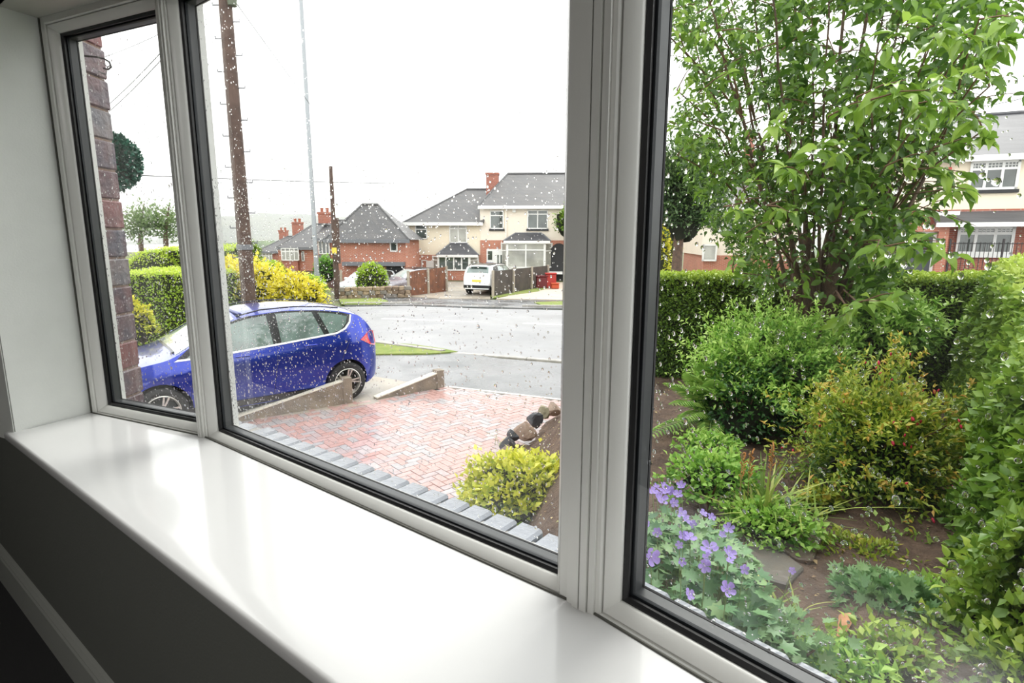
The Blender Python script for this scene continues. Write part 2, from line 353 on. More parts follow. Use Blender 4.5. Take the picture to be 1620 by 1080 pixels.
facet('window_3',P2,P3,1700,.0026,3,.016,.006)
# coupling posts with their ribbed cover strips
def post(name,P,a1,a2,hw_=.010,ex=0):
    root=struct(name); root.location=(P.x,P.y,SZ)
    o1=azv(a1-90); o2=azv(a2-90); t1=azv(a1); t2=azv(a2); bis=(o1+o2).normalized(); tm=(t1+t2).normalized()
    b=MB(); b.prism([P-tm*hw_-bis*.003,P+tm*hw_-bis*.003,P+t2*(hw_+.002)+bis*.07,P-t1*(hw_+.002)+bis*.07],SZ-.02,HT); b.build('post_core',M_white,root)
    for s_,w0,w1,h in ((1,.0006,.009+ex*.5,-.012),(1,-.009-ex*.5,-.0006,-.012),(1,-.016-ex,-.0095-ex*.5,-.008),(1,.0095+ex*.5,.016+ex,-.008)):
        b=MB(); b.prism([P+tm*w0+bis*.004,P+tm*w1+bis*.004,P+tm*(w1-.0006)+bis*h,P+tm*(w0+.0006)+bis*h],SZ,HT); b.build('cover_strip',M_white,root)
post('trim_1',P1,116,127.5); post('trim_2',P2,127.5,137,.022,.011)
# dark grey bead of sealant where frames meet sill and jamb
b=MB(); pts=[P+Vector((0,0,SZ+.0005)) for P in (P0,P1,P2,P3)]
for a,c_ in zip(pts[:-1],pts[1:]): b.tube([a-NN*.001,c_-NN*.001],.0028,6)
b.tube([P0+Vector((0,0,SZ)),P0+Vector((0,0,HT))],.003,6)
b.build('trim_3',M_seal,None,kind='structure')
# lead-grey brick-on-edge outer sill below the panes
M_bsill=[mat('blue_sill_brick',(.24,.26,.30),.3,coat=.3,var=.25,vscale=14,bump=.2,bscale=60),mat('blue_sill_brick_dark',(.22,.24,.29),.25,coat=.5,var=.3,vscale=14,bump=.2,bscale=60)]
osr=struct('trim_4'); osr.location=(P1.x,P1.y,SZ)
protoS=None
for A,B in ((P0,P1),(P1,P2),(P2,P3)):
    t=(B-A).normalized(); out=Vector((-t.y,t.x,0)); L=(B-A).length; n=int(round(L/.072)); 
    for i in range(n):
        q=A+t*((i+.5)*L/n)+out*(.115 if A is P2 else .150); b=MB(); hw=.5*L/n-.004-R.random()*.001
        M=Matrix(((t.x,out.x,0,q.x),(t.y,out.y,0,q.y),(0,0,1,SZ-.045+R.uniform(-.002,.002)),(0,0,0,1)))
        if out.length and protoS is None:
            b.box(-.032,-.1,-.05,.032,.06+0,.02,None,None,.007); o=b.build('brick',M_bsill[0],osr,local=True); protoS=o.data
        else: o=bpy.data.objects.new('brick',protoS); C.objects.link(o); o.parent=osr
        o.matrix_basis=Matrix.Translation(-osr.location)@M@Matrix.Diagonal((hw/.032,1,1,1))
b=MB(); b.prism([P0+azv(24)*.02,P1+azv(30)*.02,P2+azv(42)*.02,P3+azv(47)*.02,P3+azv(47)*.14,P2+azv(44)*.16,P1+azv(32)*.20,P0+azv(24)*.20],SZ-.12,SZ-.034)
b.build('mortar_bed',mat('mortar_grey',(.32,.31,.29),.9,bump=.3),osr)
# outside face of the bay below the sill
M_hbrick=brickmat('house_brick',(.22,.07,.05),(.14,.05,.05),(.35,.33,.30))
b=MB(); b.prism([PL(uj0-.1,WP+.12),PL(uj1+.1,WP+.12),P3+azv(50)*.15,P2+azv(42)*.15,P1+azv(30)*.15,P0+azv(24)*.15],-1.36,SZ-.12); b.build('wall_bay_outside',M_hbrick,None,kind='structure')
b=MB(); b.prism([PL(-2.75,WP+.12),PL(uj0-.12,WP+.12),PL(uj0-.12,WP+.30),PL(-2.75,WP+.30)],-1.36,2.9)
b.prism([PL(uj1+.12,WP+.12),PL(2.6,WP+.12),PL(2.6,WP+.36),PL(uj1+.12,WP+.36)],-1.36,2.9); b.build('wall_outside',M_hbrick,None,kind='structure')
# ================================================================== BRICK PIER OUTSIDE THE LEFT PANE, TOPIARY BALL
def bricky(name,c1,c2,c3): return mat(name,c1,.55,var=.35,vscale=9,bump=.5,bscale=35,col2=c2,coat=.15)
PB=[bricky('plum_brick',(.10,.045,.05),(.055,.04,.055),0),bricky('blue_brick',(.055,.05,.07),(.10,.055,.06),0),bricky('red_brick',(.155,.05,.05),(.10,.045,.05),0),bricky('grey_brick',(.09,.085,.10),(.13,.10,.10),0)]
pc=(lambda d:Vector((d[0],d[1],0))*(2.42/d[1]))(ray(153,300)); pa=atY(190,300,2.65)
pier=thing('brick_pier','dark plum and blue brick pier close outside the left window pane','pier',(pa.x-.125,2.42+.12,-1.34))
cx,cyy=pa.x-.115,2.42+.115
b=MB(); b.prism([(cx-.108,cyy-.108),(cx+.108,cyy-.108),(cx+.108,cyy+.108),(cx-.108,cyy+.108)],-1.34,3.0); b.build('mortar_core',mat('pier_mortar',(.22,.15,.12),.95,bump=.6),pier)
z=-1.33; i=0; ch=.128
order=[2,1,0,1,2,3,0,1,0,1,2,3,0,3,0,1,2,1,0,3,1,2,0,1,3,0,1,2,0,1,2,0,1,3,0]
while z<2.95:
    b=MB(); jx=R.uniform(-.003,.003); b.box(cx-.116+jx,cyy-.116,z,cx+.116+jx,cyy+.116,z+ch-.009,None,None,.006)
    b.build('brick',PB[order[i%len(order)]],pier); z+=ch; i+=1
# wire hook fixed to the pier
hp=atY(150,88,2.3); hk=thing('cable_hook','small curled wire hook and clip fixed on brick pier near its top','hook',hp)
b=MB(); pts=[atY(*p,2.30) for p in ((112,83),(130,88),(152,90),(165,93),(173,98),(176,106),(171,110),(164,108))]; b.tube(pts,.0035,6); b.build('wire',mat('dark_wire',(.03,.03,.03),.5),hk)
b=MB(); 
for seg in (((164,100),(170,106),(168,118),(160,116)),((170,106),(176,103)),((156,113),(168,117),(167,120))): b.tube([atY(*p,2.30) for p in seg],.0022,5)
b.build('clip',mat('clip_grey',(.2,.2,.2),.4),hk)
tb=atY(170,255,3.1); bc=np.array(tb); br=.155
ball=thing('topiary_ball','dark green artificial topiary ball hanging beside brick pier','topiary ball',tb)
b=MB(); b.lathe([(max(.001,.86*br*math.sin(a)),.86*br*math.cos(a)) for a in [i*math.pi/12 for i in range(13)]],Matrix.Translation(tb),16); b.build('core',mat('topiary_dark',(.005,.02,.012),.9),ball)
n=2600; D=rdir(n); P=bc+D*br*(.82+.15*NR.rand(n,1)); leafy(ball,P,D+.7*rdir(n),rdir(n),.022*(.7+.5*NR.rand(n)),.8,'fold',leafmat('topiary_leaf',[(.006,.05,.03),(.015,.10,.06),(.05,.19,.13)],.05,.3))
b=MB(); b.tube([tb+Vector((0,0,br*.9)),tb+Vector((0,0,1.05))],.004,6); b.tube([tb+Vector((0,0,1.05)),Vector((cx,cyy,tb.z+1.05))],.009,6); b.build('hanging_chain',MATS['clip_grey'],ball)
# ================================================================== GROUND, ROAD, PAVEMENTS
def sheet(name,poly,zoff,m,thick=.05,parent=None,res=None,**k):
    """flat piece of ground following gz(); split where the slope changes"""
    bm=bmesh.new(); vs=[bm.verts.new((p[0],p[1],0)) for p in poly]; f=bm.faces.new(vs); bm.normal_update()
    if f.normal.z<0: bmesh.ops.reverse_faces(bm,faces=[f])
    for Y in (13,28,43):
        bmesh.ops.bisect_plane(bm,geom=bm.verts[:]+bm.edges[:]+bm.faces[:],plane_co=(0,Y,0),plane_no=(0,1,0),dist=1e-5)
    r=bmesh.ops.extrude_face_region(bm,geom=bm.faces[:]); low=[v for v in bm.verts if v not in [e for e in r['geom'] if isinstance(e,bmesh.types.BMVert)]]
    top=set(e for e in r['geom'] if isinstance(e,bmesh.types.BMVert))
    for v in bm.verts: v.co.z=gz(v.co.y)+zoff-(0 if v in top else thick)
    bmesh.ops.recalc_face_normals(bm,faces=bm.faces)
    me=bpy.data.meshes.new(name); bm.to_mesh(me); bm.free(); me.materials.append(m); return link(name,me,parent,**k)
def wet(name,c,c2,rough,rough2,scale=.5,fine=90,bump=.15,spec=.5):
    m=mat(name,c,rough,var=.1,vscale=scale,col2=c2,spec=spec,detail=6); n=m.node_tree.nodes; l=m.node_tree.links; p=n['Principled BSDF']
    tc=n.new('ShaderNodeTexCoord'); a=n.new('ShaderNodeTexNoise'); a.inputs['Scale'].default_value=scale*1.7; a.inputs['Detail'].default_value=4; l.new(tc.outputs['Object'],a.inputs['Vector'])
    mr=n.new('ShaderNodeMapRange'); mr.inputs[1].default_value=.4; mr.inputs[2].default_value=.6; mr.inputs[3].default_value=rough; mr.inputs[4].default_value=rough2; l.new(a.outputs[0],mr.inputs[0]); l.new(mr.outputs[0],p.inputs['Roughness'])
    nb=n.new('ShaderNodeTexNoise'); nb.inputs['Scale'].default_value=fine; l.new(tc.outputs['Object'],nb.inputs['Vector']); bp=n.new('ShaderNodeBump'); bp.inputs['Strength'].default_value=bump; bp.inputs['Distance'].default_value=.01
    l.new(nb.outputs[0],bp.inputs['Height']); l.new(bp.outputs[0],p.inputs['Normal']); return m
M_road=wet('wet_tarmac',(.22,.22,.23),(.28,.28,.29),.38,.6,.35)
M_path=wet('wet_footway_tarmac',(.11,.115,.12),(.19,.19,.20),.18,.45,.6)
M_conc=wet('wet_concrete_tan',(.36,.31,.25),(.27,.25,.22),.3,.5,.9)
M_kerb=mat('kerb_concrete',(.42,.40,.37),.6,var=.3,vscale=5,bump=.3)
M_grass=mat('verge_turf',(.14,.20,.035),.9,col2=(.22,.25,.06),vscale=3,bump=.8,bscale=60)
M_earth=mat('brown_soil',(.06,.035,.024),.9,col2=(.12,.075,.05),vscale=9,bump=1,bscale=45)
sheet('ground',[(-90,2.2),(60,2.2),(60,120),(-90,120)],-.06,mat('back_ground_turf',(.10,.13,.05),.95,col2=(.14,.12,.07),vscale=.6),.3,None,kind='structure')
nearL=[G(330,536),G(592,541),G(700,556),G(780,562),G(888,570)]
def ext(a,b,L): d=(b-a); d.z=0; return b+d.normalized()*L
nr=ext(nearL[3],nearL[4],22); nl=ext(nearL[1],nearL[0],24)
farL=[G(545,484),G(640,482.5),G(770,487),G(888,489)]; fr=ext(farL[2],farL[3],22); fl=ext(farL[1],farL[0],24)+Vector((0,3,0))
sheet('road',[nl]+nearL+[nr,fr]+farL[::-1]+[fl],-.03,M_road,.2,None,kind='structure',label='wide wet grey tarmac road crossing behind the blue car')
# footway on this side, verge strip, driveway apron
E1=G(705,612); E2=G(888,633); e3=ext(E1,E2,8); 
sheet('path',[ext(E1,G(470,560),9),G(592,560),G(720,556),G(790,566)+Vector((0,0,0)),G(888,574),ext(nearL[3],G(888,574),16),e3,E2,E1,G(592,640),G(380,700)],-.012,M_path,.2,None,kind='structure',label='wet dark footway between driveway and road')
vg=sheet('grass_verge',[G(420,545),G(592,542),G(650,545),G(700,552),G(724,557),G(680,560),G(592,561),G(430,566)],.02,M_grass,.06,None); vg['kind']='stuff'; vg['label']='tapering strip of grass verge beside the near kerb'; vg['category']='grass'
ks=struct('kerb'); ks.location=tuple(nearL[3])
def kerb_run(a,b,hgt,step=.9,wd=.13):
    d=(b-a); d.z=0; L=d.length; d.normalize(); n=max(1,int(L/step)); nn=Vector((-d.y,d.x,0)); b0=MB(); 
    for i in range(n):
        p=a+d*(i*L/n); q=a+d*((i+1)*L/n-.015); zz=gz((p.y+q.y)/2)+hgt; pp=Vector((p.x,p.y,zz)); qq=Vector((q.x,q.y,gz(q.y)+hgt)); pp.z=gz(p.y)+hgt
        b=MB(); b.sweep([(0,-.2),(0,-.015),(.015,0),(wd,0),(wd,-.2)],pp,qq,nn,Vector((0,0,1))); b.build('kerb_stone',M_kerb,ks)
kerb_run(G(430,541),G(592,543),.06); kerb_run(G(592,543),G(700,557),.05); kerb_run(G(700,557),G(905,572),.0)
kerb_run(G(545,481),G(668,480),.08); kerb_run(G(668,481),G(826,485.5),0.0,1.8); kerb_run(G(826,485.5),G(915,486),.09)
# far footway + verges + drives
sheet('pavement_far',[G(560,470),G(640,468),G(780,474),G(905,474),ext(G(640,468),G(905,474),18),fr+Vector((0,.3,0)),G(905,488),G(770,486),G(640,482),G(545,483)],.0,M_path,.2,None,kind='structure')
for nm,poly,lb in (('grass_patch',[(536,474),(600,472),(614,477),(600,482),(540,482)],'small tapering grass verge beyond the road below the low stone wall'),('grass_patch',[(845,479),(905,477),(905,484),(858,484)],'small grass verge across the road beside central frame of window'),('grass_patch',[(780,472),(850,462),(868,456),(860,455),(790,465),(775,468)],'weedy grass strip along foot of dark fence')):
    g=sheet(nm,[G(*p) for p in poly],.045,M_grass,.05,None); g['kind']='stuff'; g['label']=lb; g['category']='grass'
sheet('drive_far',[G(700,473),G(640,469),G(646,452),G(700,446),G(775,446),G(776,473)],.03,M_conc,.1,None,kind='structure')
sheet('drive_far_right',[G(785,473),G(905,475),G(930,447),G(868,447),G(862,456)],.03,mat('buff_drive',(.50,.42,.34),.7,var=.15,vscale=1),.1,None,kind='structure')
# road markings
mk=struct('road_marking'); mk.location=tuple(G(700,505))
def dash(a,b,wd=.10):
    A=G(*a);B=G(*b); d=(B-A);d.normalize(); n=Vector((-d.y,d.x,0))*wd; o=sheet('white_line',[A-n,B-n,B+n,A+n],-.024,mat('road_paint',(.8,.8,.78),.5),.004,mk)
dash((605,502.5),(753,507.5)); dash((828,510),(910,513)); dash((480,499),(560,501))
# ------------------------------------------------------------------ the block-paved driveway
PV=[mat('paver_'+n_,c_,.28,var=.25,vscale=20,coat=.25,bump=.25,bscale=120) for n_,c_ in (('red',(.44,.26,.235)),('pink',(.46,.29,.27)),('mauve',(.38,.29,.29)),('grey',(.34,.32,.33)),('brick_red',(.42,.23,.20)),('pale',(.42,.36,.36)))]
drv=thing('paved_driveway','red and grey herringbone block-paved driveway below the middle pane','driveway',(-1.2,6.5,-1.34))
# outline in plan
W1=G(375,662); W2=G(560,636); W3=G(700,612)
dpoly=[Vector((-4.9,6.6)),W1.to_2d(),W2.to_2d(),G(592,632).to_2d(),E1.to_2d(),E2.to_2d(),Vector((1.6,8.7)),Vector((1.2,5.0)),Vector((.7,2.2)),Vector((-4.0,3.2))]
def inpoly(x,y,P):
    c=False; n=len(P)
    for i in range(n):
        a=P[i];b_=P[(i+1)%n]
        if (a[1]>y)!=(b_[1]>y) and x<(b_[0]-a[0])*(y-a[1])/(b_[1]-a[1])+a[0]: c=not c
    return c
b=MB(); b.prism([tuple(p) for p in dpoly],-1.45,-1.352); b.build('jointing_sand',mat('joint_sand',(.12,.10,.09),.9),drv)
# the pavers: herringbone at 45 degrees to the line of the street
pang=math.radians(-4); ca,sa=math.cos(pang+math.pi/4),math.sin(pang+math.pi/4)
bp_=MB(); bp_.box(-.0965,-.0465,-.05,.0965,.0465,0,None,None,.004)
pm=[]
for m in PV:
    o=bp_.build('brick',m,drv,local=True); pm.append(o.data); bpy.data.objects.remove(o)
pl=[]
for i in range(-100,100):
    for j in range(-100,100):
        k=(i-j)%4
        if k==0: pl.append(((i+1)*.1,(j+.5)*.1,0))
        elif k==3: pl.append(((i+.5)*.1,(j+1)*.1,math.pi/2))
cand=[]
for x,y,r in pl:
    X=-1.2+x*ca-y*sa; Y=7.0+x*sa+y*ca
    if inpoly(X,Y,dpoly) and inpoly(X+.03,Y-.03,dpoly):
        d=ray(810,540); c_=Y*FW[1]+(-1.34-CZ)*FW[2]; px=810+FOC*X/c_; py=540-FOC*(Y*UP[1]+(-1.34-CZ)*UP[2])/c_
        vis=(300<px<900 and 560<py<880)
        cand.append((0 if vis else 1,math.hypot(X,Y),X,Y,r))
cand.sort()
rest=[MB() for _ in PV]; clump=lambda X,Y:(math.sin(X*1.7+1)+math.sin(Y*2.3)+math.sin(X*3.1-Y*1.3))
for q,(v_,d_,X,Y,r) in enumerate(cand):
    k=R.random(); mi=0 if k<.2 else 1 if k<.42 else 2 if k<.62 else 3 if k<.8 else 4 if k<.9 else 5
    if clump(X,Y)>1.0 and mi in (3,5): mi=0
    M=Matrix.Translation((X,Y,-1.34+R.uniform(-.0015,.0015)))@Matrix.Rotation(r+pang+math.pi/4+R.uniform(-.006,.006),4,'Z')@Matrix.Rotation(R.uniform(-.006,.006),4,'X')
    if q<300 and v_==0:
        o=bpy.data.objects.new('brick',pm[mi]); C.objects.link(o); o.parent=drv; o.matrix_basis=Matrix.Translation(-drv.location)@M
    else: rest[mi].box(-.0965,-.0465,-.05,.0965,.0465,0,M,None)
MM=MB()
for k,rb in enumerate(rest): MM.add(rb.v,rb.f,k)
o=MM.build('brick_paving',PV,drv); o['kind']='stuff'
# pale edging along the end of the drive
eg=MB(); d=(E2-E1); d.z=0; d.normalize(); nn=Vector((-d.y,d.x,0)); a=Vector((E1.x,E1.y,-1.342)); c_=a+d*3.4
eg.sweep([(0,-.1),(0,.008),(.07,.008),(.07,-.1)],a,c_,nn,Vector((0,0,1))); eg.build('edging_strip',mat('pale_edging',(.62,.60,.55),.5,var=.15,vscale=6),drv)
# ------------------------------------------------------------------ wedge walls beside the car
M_rend=mat('stained_render',(.30,.25,.19),.75,col2=(.20,.17,.14),vscale=4,bump=.5,bscale=50,detail=8)
M_cope=mat('pale_coping',(.72,.68,.58),.6,var=.2,vscale=6)
def wedge(name,label,A,B,hA,hB,th=.12):
    root=thing(name,label,'wall',(A.x,A.y,-1.34)); d=(B-A); d.z=0; d.normalize(); n=Vector((-d.y,d.x,0)); z=-1.34
    b=MB(); v=[(A.x,A.y,z-.05),(B.x,B.y,z-.05),(B.x,B.y,z+hB),(A.x,A.y,z+hA)]; w2=[(p[0]+n.x*th,p[1]+n.y*th,p[2]) for p in v]
    b.add(v+w2,[(0,1,2,3),(7,6,5,4),(0,4,5,1),(1,5,6,2),(2,6,7,3),(3,7,4,0)]); b.build('body',M_rend,root)
    b=MB(); a=A-n*.012; a.z=z+hA; c_=B-n*.012; c_.z=z+hB; b.sweep([(0,0),(th+.024,0),(th+.024,.018),(0,.018)],a,c_,n,Vector((0,0,1))); b.build('coping',M_cope,root)
    b=MB(); q=B-d*.0; M=Matrix(((d.x,n.x,0,q.x),(d.y,n.y,0,q.y),(0,0,1,z),(0,0,0,1))); b.box(-.13,-.02,-.05,.02,th+.03,hB+.035,M,None,.008); b.build('end_pier',M_rend,root)
wedge('wedge_wall','longer low sloping rendered wall in front of blue car rear wheel',G(372,668),G(556,637),.06,.40)
wedge('wedge_wall','shorter low sloping rendered wall on the road side of blue car',G(596,632),G(701,612),.02,.29)
# concrete standing under the car
sheet('car_standing',[G(592,638),G(372,668),Vector((-4.9,6.7)),Vector((-9,4.5)),Vector((-11,10)),G(470,560),G(560,590),G(640,603),G(690,606)],.0,M_conc,.08,None,kind='structure')
# ================================================================== CARS
def car(name,label,cat,origin,head_az,spec,scale=1.0,loc_z=None):
    """local x runs from the nose (0) to the tail, y to the car's left-hand side facing -x, z up"""
    S=spec; L=S['L']; root=bpy.data.objects.new(name,None); C.objects.link(root); root['label']=label; root['category']=cat
    root.location=origin; root.rotation_euler=(0,0,math.radians(90-head_az)); 
    f=lambda k,x: float(np.interp(x,S[k][0],S[k][1]))
    def sm(k,x,h=.09): return sum(f(k,x+d*h)*w_ for d,w_ in ((-1,.2),(-.5,.2),(0,.2),(.5,.2),(1,.2)))
    zt=lambda x: sm('top',min(max(x,0),L),.07) if .1<x<L-.1 else f('top',x)
    hw=lambda x: f('half',x); zb=lambda x:f('bot',x); zbelt=lambda x:min(f('belt',x),zt(x)-.005)
    tumble=S.get('tumble',.30)
    def W(x,z):
        w0=hw(x); b0=zbelt(x)
        if z<=b0:
            t=(z-zb(x))/(max(.05,b0-zb(x)))
            return w0*(.93+.07*math.sin(min(1,t*1.9)*math.pi/2)-.035*max(0,t-.55)/.45)*1.0-.02*max(0,t-.88)/.12+.012*math.exp(-((t-.78)/.06)**2)
        return w0*.965-.02-(z-b0)*tumble-.25*max(0,z-b0-.30)**2
    def T(x,v):   # top surface, v in -1..1
        e=zt(x); ze=e-min(.07,max(.006,(e-zbelt(x))*.2+.012)); we=W(x,ze); a=abs(v)
        return (x,we*v, ze+(e-ze)*(1-a**2.6) + (0.0))
    NX=92; xs=[L*(i/NX) for i in range(NX+1)]; NZ=15; NV=9
    b=MB(); rows=[]
    for x in xs:
        e=zt(x); ze=e-min(.07,max(.006,(e-zbelt(x))*.2+.012)); zs=[zb(x)+(ze-zb(x))*i/NZ for i in range(NZ+1)]
        row=[(x,0,zb(x)+.0)]+[(x,W(x,z),z) for z in zs]+[T(x,1-2*(i+1)/(2*NV)) for i in range(2*NV-1)]+[(x,-W(x,z),z) for z in zs[::-1]]
        rows.append(row)
    n=len(rows[0]); vs=[p for r in rows for p in r]
    fs=[(i*n+k,i*n+(k+1)%n,(i+1)*n+(k+1)%n,(i+1)*n+k) for i in range(NX) for k in range(n)]+[tuple(range(n)),tuple(NX*n+k for k in range(n-1,-1,-1))]
    b.add(vs,fs); body=b.build('body',S['paint'],root,local=True)
    # wheel arches cut out of the shell
    ar=S['wr']*1.17
    cut=MB()
    for wx in (S['ax1'],S['ax2']):
        for sy in (1,-1):
            M=Matrix.Translation((wx,sy*(S['W']/2-.12),S['wr']))@Matrix.Rotation(math.pi/2,4,'X'); N=28
            vs=[M@Vector((ar*math.cos(2*math.pi*k/N),ar*math.sin(2*math.pi*k/N),h)) for h in (-.22,.22) for k in range(N)]
            cut.add(vs,[tuple(range(N-1,-1,-1)),tuple(range(N,2*N))]+[(k,(k+1)%N,N+(k+1)%N,N+k) for k in range(N)])
    co=cut.build('cutter',M_black,root,local=True)
    md=body.modifiers.new('b','BOOLEAN'); md.operation='DIFFERENCE'; md.object=co; md.solver='EXACT'
    bpy.context.view_layer.update()
    dg=bpy.context.evaluated_depsgraph_get(); nm_=bpy.data.meshes.new_from_object(body.evaluated_get(dg)); body.modifiers.clear(); body.data=nm_; bpy.data.objects.remove(co)
    nm_.materials.clear(); nm_.materials.append(S['paint']); nm_.materials.append(S['arch']); 
    for p in nm_.polygons:
        c_=p.center; ins=any(math.hypot(c_.x-wx,c_.z-S['wr'])<ar-.004 for wx in (S['ax1'],S['ax2'])) and abs(c_.y)>.4
        p.material_index=1 if ins or c_.z<S.get('clad',.0) and abs(c_.y)>.3 else 0
    smooth_by_angle(body,38)
    # side glass, black surrounds and bright trim as pieces following the side
    def sidepatch(nm,poly,m,off,sy,step=.05,th=.006,parent=root):
        bm=bmesh.new(); vv=[bm.verts.new((p[0],0,p[1])) for p in poly]; bm.faces.new(vv)
        x0,x1=min(p[0] for p in poly),max(p[0] for p in poly); z0,z1=min(p[1] for p in poly),max(p[1] for p in poly)
        k=x0+step
        while k<x1: bmesh.ops.bisect_plane(bm,geom=bm.verts[:]+bm.edges[:]+bm.faces[:],plane_co=(k,0,0),plane_no=(1,0,0)); k+=step*1.7
        k=z0+step
        while k<z1: bmesh.ops.bisect_plane(bm,geom=bm.verts[:]+bm.edges[:]+bm.faces[:],plane_co=(0,0,k),plane_no=(0,0,1)); k+=step*1.4
        r=bmesh.ops.extrude_face_region(bm,geom=bm.faces[:]); top=set(e for e in r['geom'] if isinstance(e,bmesh.types.BMVert))
        for v in bm.verts: v.co.y=sy*(W(v.co.x,v.co.z)+(off if v in top else off-th-.01))
        bmesh.ops.recalc_face_normals(bm,faces=bm.faces)
        me=bpy.data.meshes.new(nm); bm.to_mesh(me); bm.free(); me.materials.append(m); o=link(nm,me,parent,local=True); smooth_by_angle(o,40); return o
    def toppatch(nm,x0,x1,v0,v1,m,off,nx=10,nv=12,v0b=None,v1b=None,parent=root):
        vs=[];
        for lay in (0,1):
            for i in range(nx+1):
                x=x0+(x1-x0)*i/nx; a0=v0+((v0b if v0b is not None else v0)-v0)*i/nx; a1=v1+((v1b if v1b is not None else v1)-v1)*i/nx
                for j in range(nv+1):
                    p=T(x,a0+(a1-a0)*j/nv); sl=(zt(x+.02)-zt(x-.02))/.04; N=Vector((-sl,0,1)).normalized(); o_=off if lay else off-.02
                    vs.append((p[0]+N.x*o_,p[1],p[2]+N.z*o_))
        K=(nx+1)*(nv+1); fs=[]
        for i in range(nx):
            for j in range(nv):
                a=i*(nv+1)+j; q=(a,a+1,a+nv+2,a+nv+1); fs.append(tuple(K+t for t in q)); fs.append(q[::-1])
        bb=MB(); bb.add(vs,fs)
        # rim
        per=[i*(nv+1) for i in range(nx+1)]+[nx*(nv+1)+j for j in range(1,nv+1)]+[i*(nv+1)+nv for i in range(nx-1,-1,-1)]+[j for j in range(nv-1,0,-1)]
        bb.add([],[]); bb.f+=[(per[i],per[(i+1)%len(per)],K+per[(i+1)%len(per)],K+per[i]) for i in range(len(per))]; bb.m+=[0]*len(per)
        o=bb.build(nm,m,parent,local=True); smooth_by_angle(o,50); return o
    for sy in (1,-1):
        for nm,poly,mk_,off in S['side']: sidepatch(nm,poly,mk_,off,sy)
    for nm,a,m,off in S['tops']: toppatch(nm,*a[:4],m,off,v0b=a[4] if len(a)>4 else None,v1b=a[5] if len(a)>5 else None)
    # wheels
    wp=None
    for wx in (S['ax1'],S['ax2']):
        for sy in (1,-1):
            wr=S['wr']; M=Matrix.Translation((wx,sy*(S['W']/2-.115),wr))@Matrix.Rotation(-sy*math.pi/2,4,'X')
            b=MB(); b.lathe([(wr*.66,-.10),(wr*.93,-.105),(wr,-.075),(wr,.06),(wr*.95,.095),(wr*.72,.105),(wr*.66,.09)],M,36); wh=b.build('wheel',S['tyre'],root,smooth=True,local=True)
            b=MB(); b.lathe([(wr*.66,-.09),(wr*.66,.03),(wr*.60,.03),(wr*.58,.0),(.0,.0)],M,30); b.build('wheel_well',S['dark'],wh,local=True)
            b=MB(); b.lathe([(wr*.67,.085),(wr*.70,.100),(wr*.66,.105),(wr*.61,.06),(wr*.62,.03)],M,36); b.lathe([(.0,.085),(wr*.13,.083),(wr*.17,.06),(wr*.17,.02)],M,18)
            for s5 in range(5):
                for dx in (-.13,.13):
                    a=2*math.pi*s5/5+dx; a2=2*math.pi*s5/5+dx*1.15; r0,r1=wr*.12,wr*.64
                    p0=Vector((r0*math.cos(a),r0*math.sin(a),.065)); p1=Vector((r1*math.cos(a2),r1*math.sin(a2),.085)); sd=Vector((-math.sin(a2),math.cos(a2),0))*wr*.035; d_=Vector((0,0,-.03))
                    q=[p0-sd,p0+sd,p1+sd,p1-sd]; vv=[M@t for t in q]+[M@(t+d_) for t in q]; b.add(vv,[(0,1,2,3),(7,6,5,4),(0,4,5,1),(1,5,6,2),(2,6,7,3),(3,7,4,0)])
            b.build('alloy_rim',S['alloy'],wh,local=True)
    S['extra'](root,W,T,zt,zbelt)
    return root
M_blue=mat('blue_car_paint',(.014,.038,.38),.28,metal=.8,coat=1,spec=.6)
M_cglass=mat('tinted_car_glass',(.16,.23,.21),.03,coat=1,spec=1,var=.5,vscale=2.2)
M_cglassp=mat('pale_windscreen',(.50,.56,.54),.04,coat=1,spec=1)  # pale base colour stands in for sky reflected in the windscreen
M_trimb=mat('black_gloss_trim',(.012,.012,.014),.2)
M_chrome=mat('chrome_trim',(.92,.92,.90),.35,metal=.6)
M_tyre=mat('tyre_rubber',(.018,.018,.019),.75,bump=.3,bscale=60)
M_arch=mat('arch_liner',(.01,.01,.011),.9)
M_alloy=mat('alloy_silver',(.62,.61,.58),.3,metal=.7)
M_red=mat('red_lamp_lens',(.62,.015,.02),.12,coat=1)
M_clear=mat('clear_lamp_lens',(.7,.72,.74),.1,coat=1)
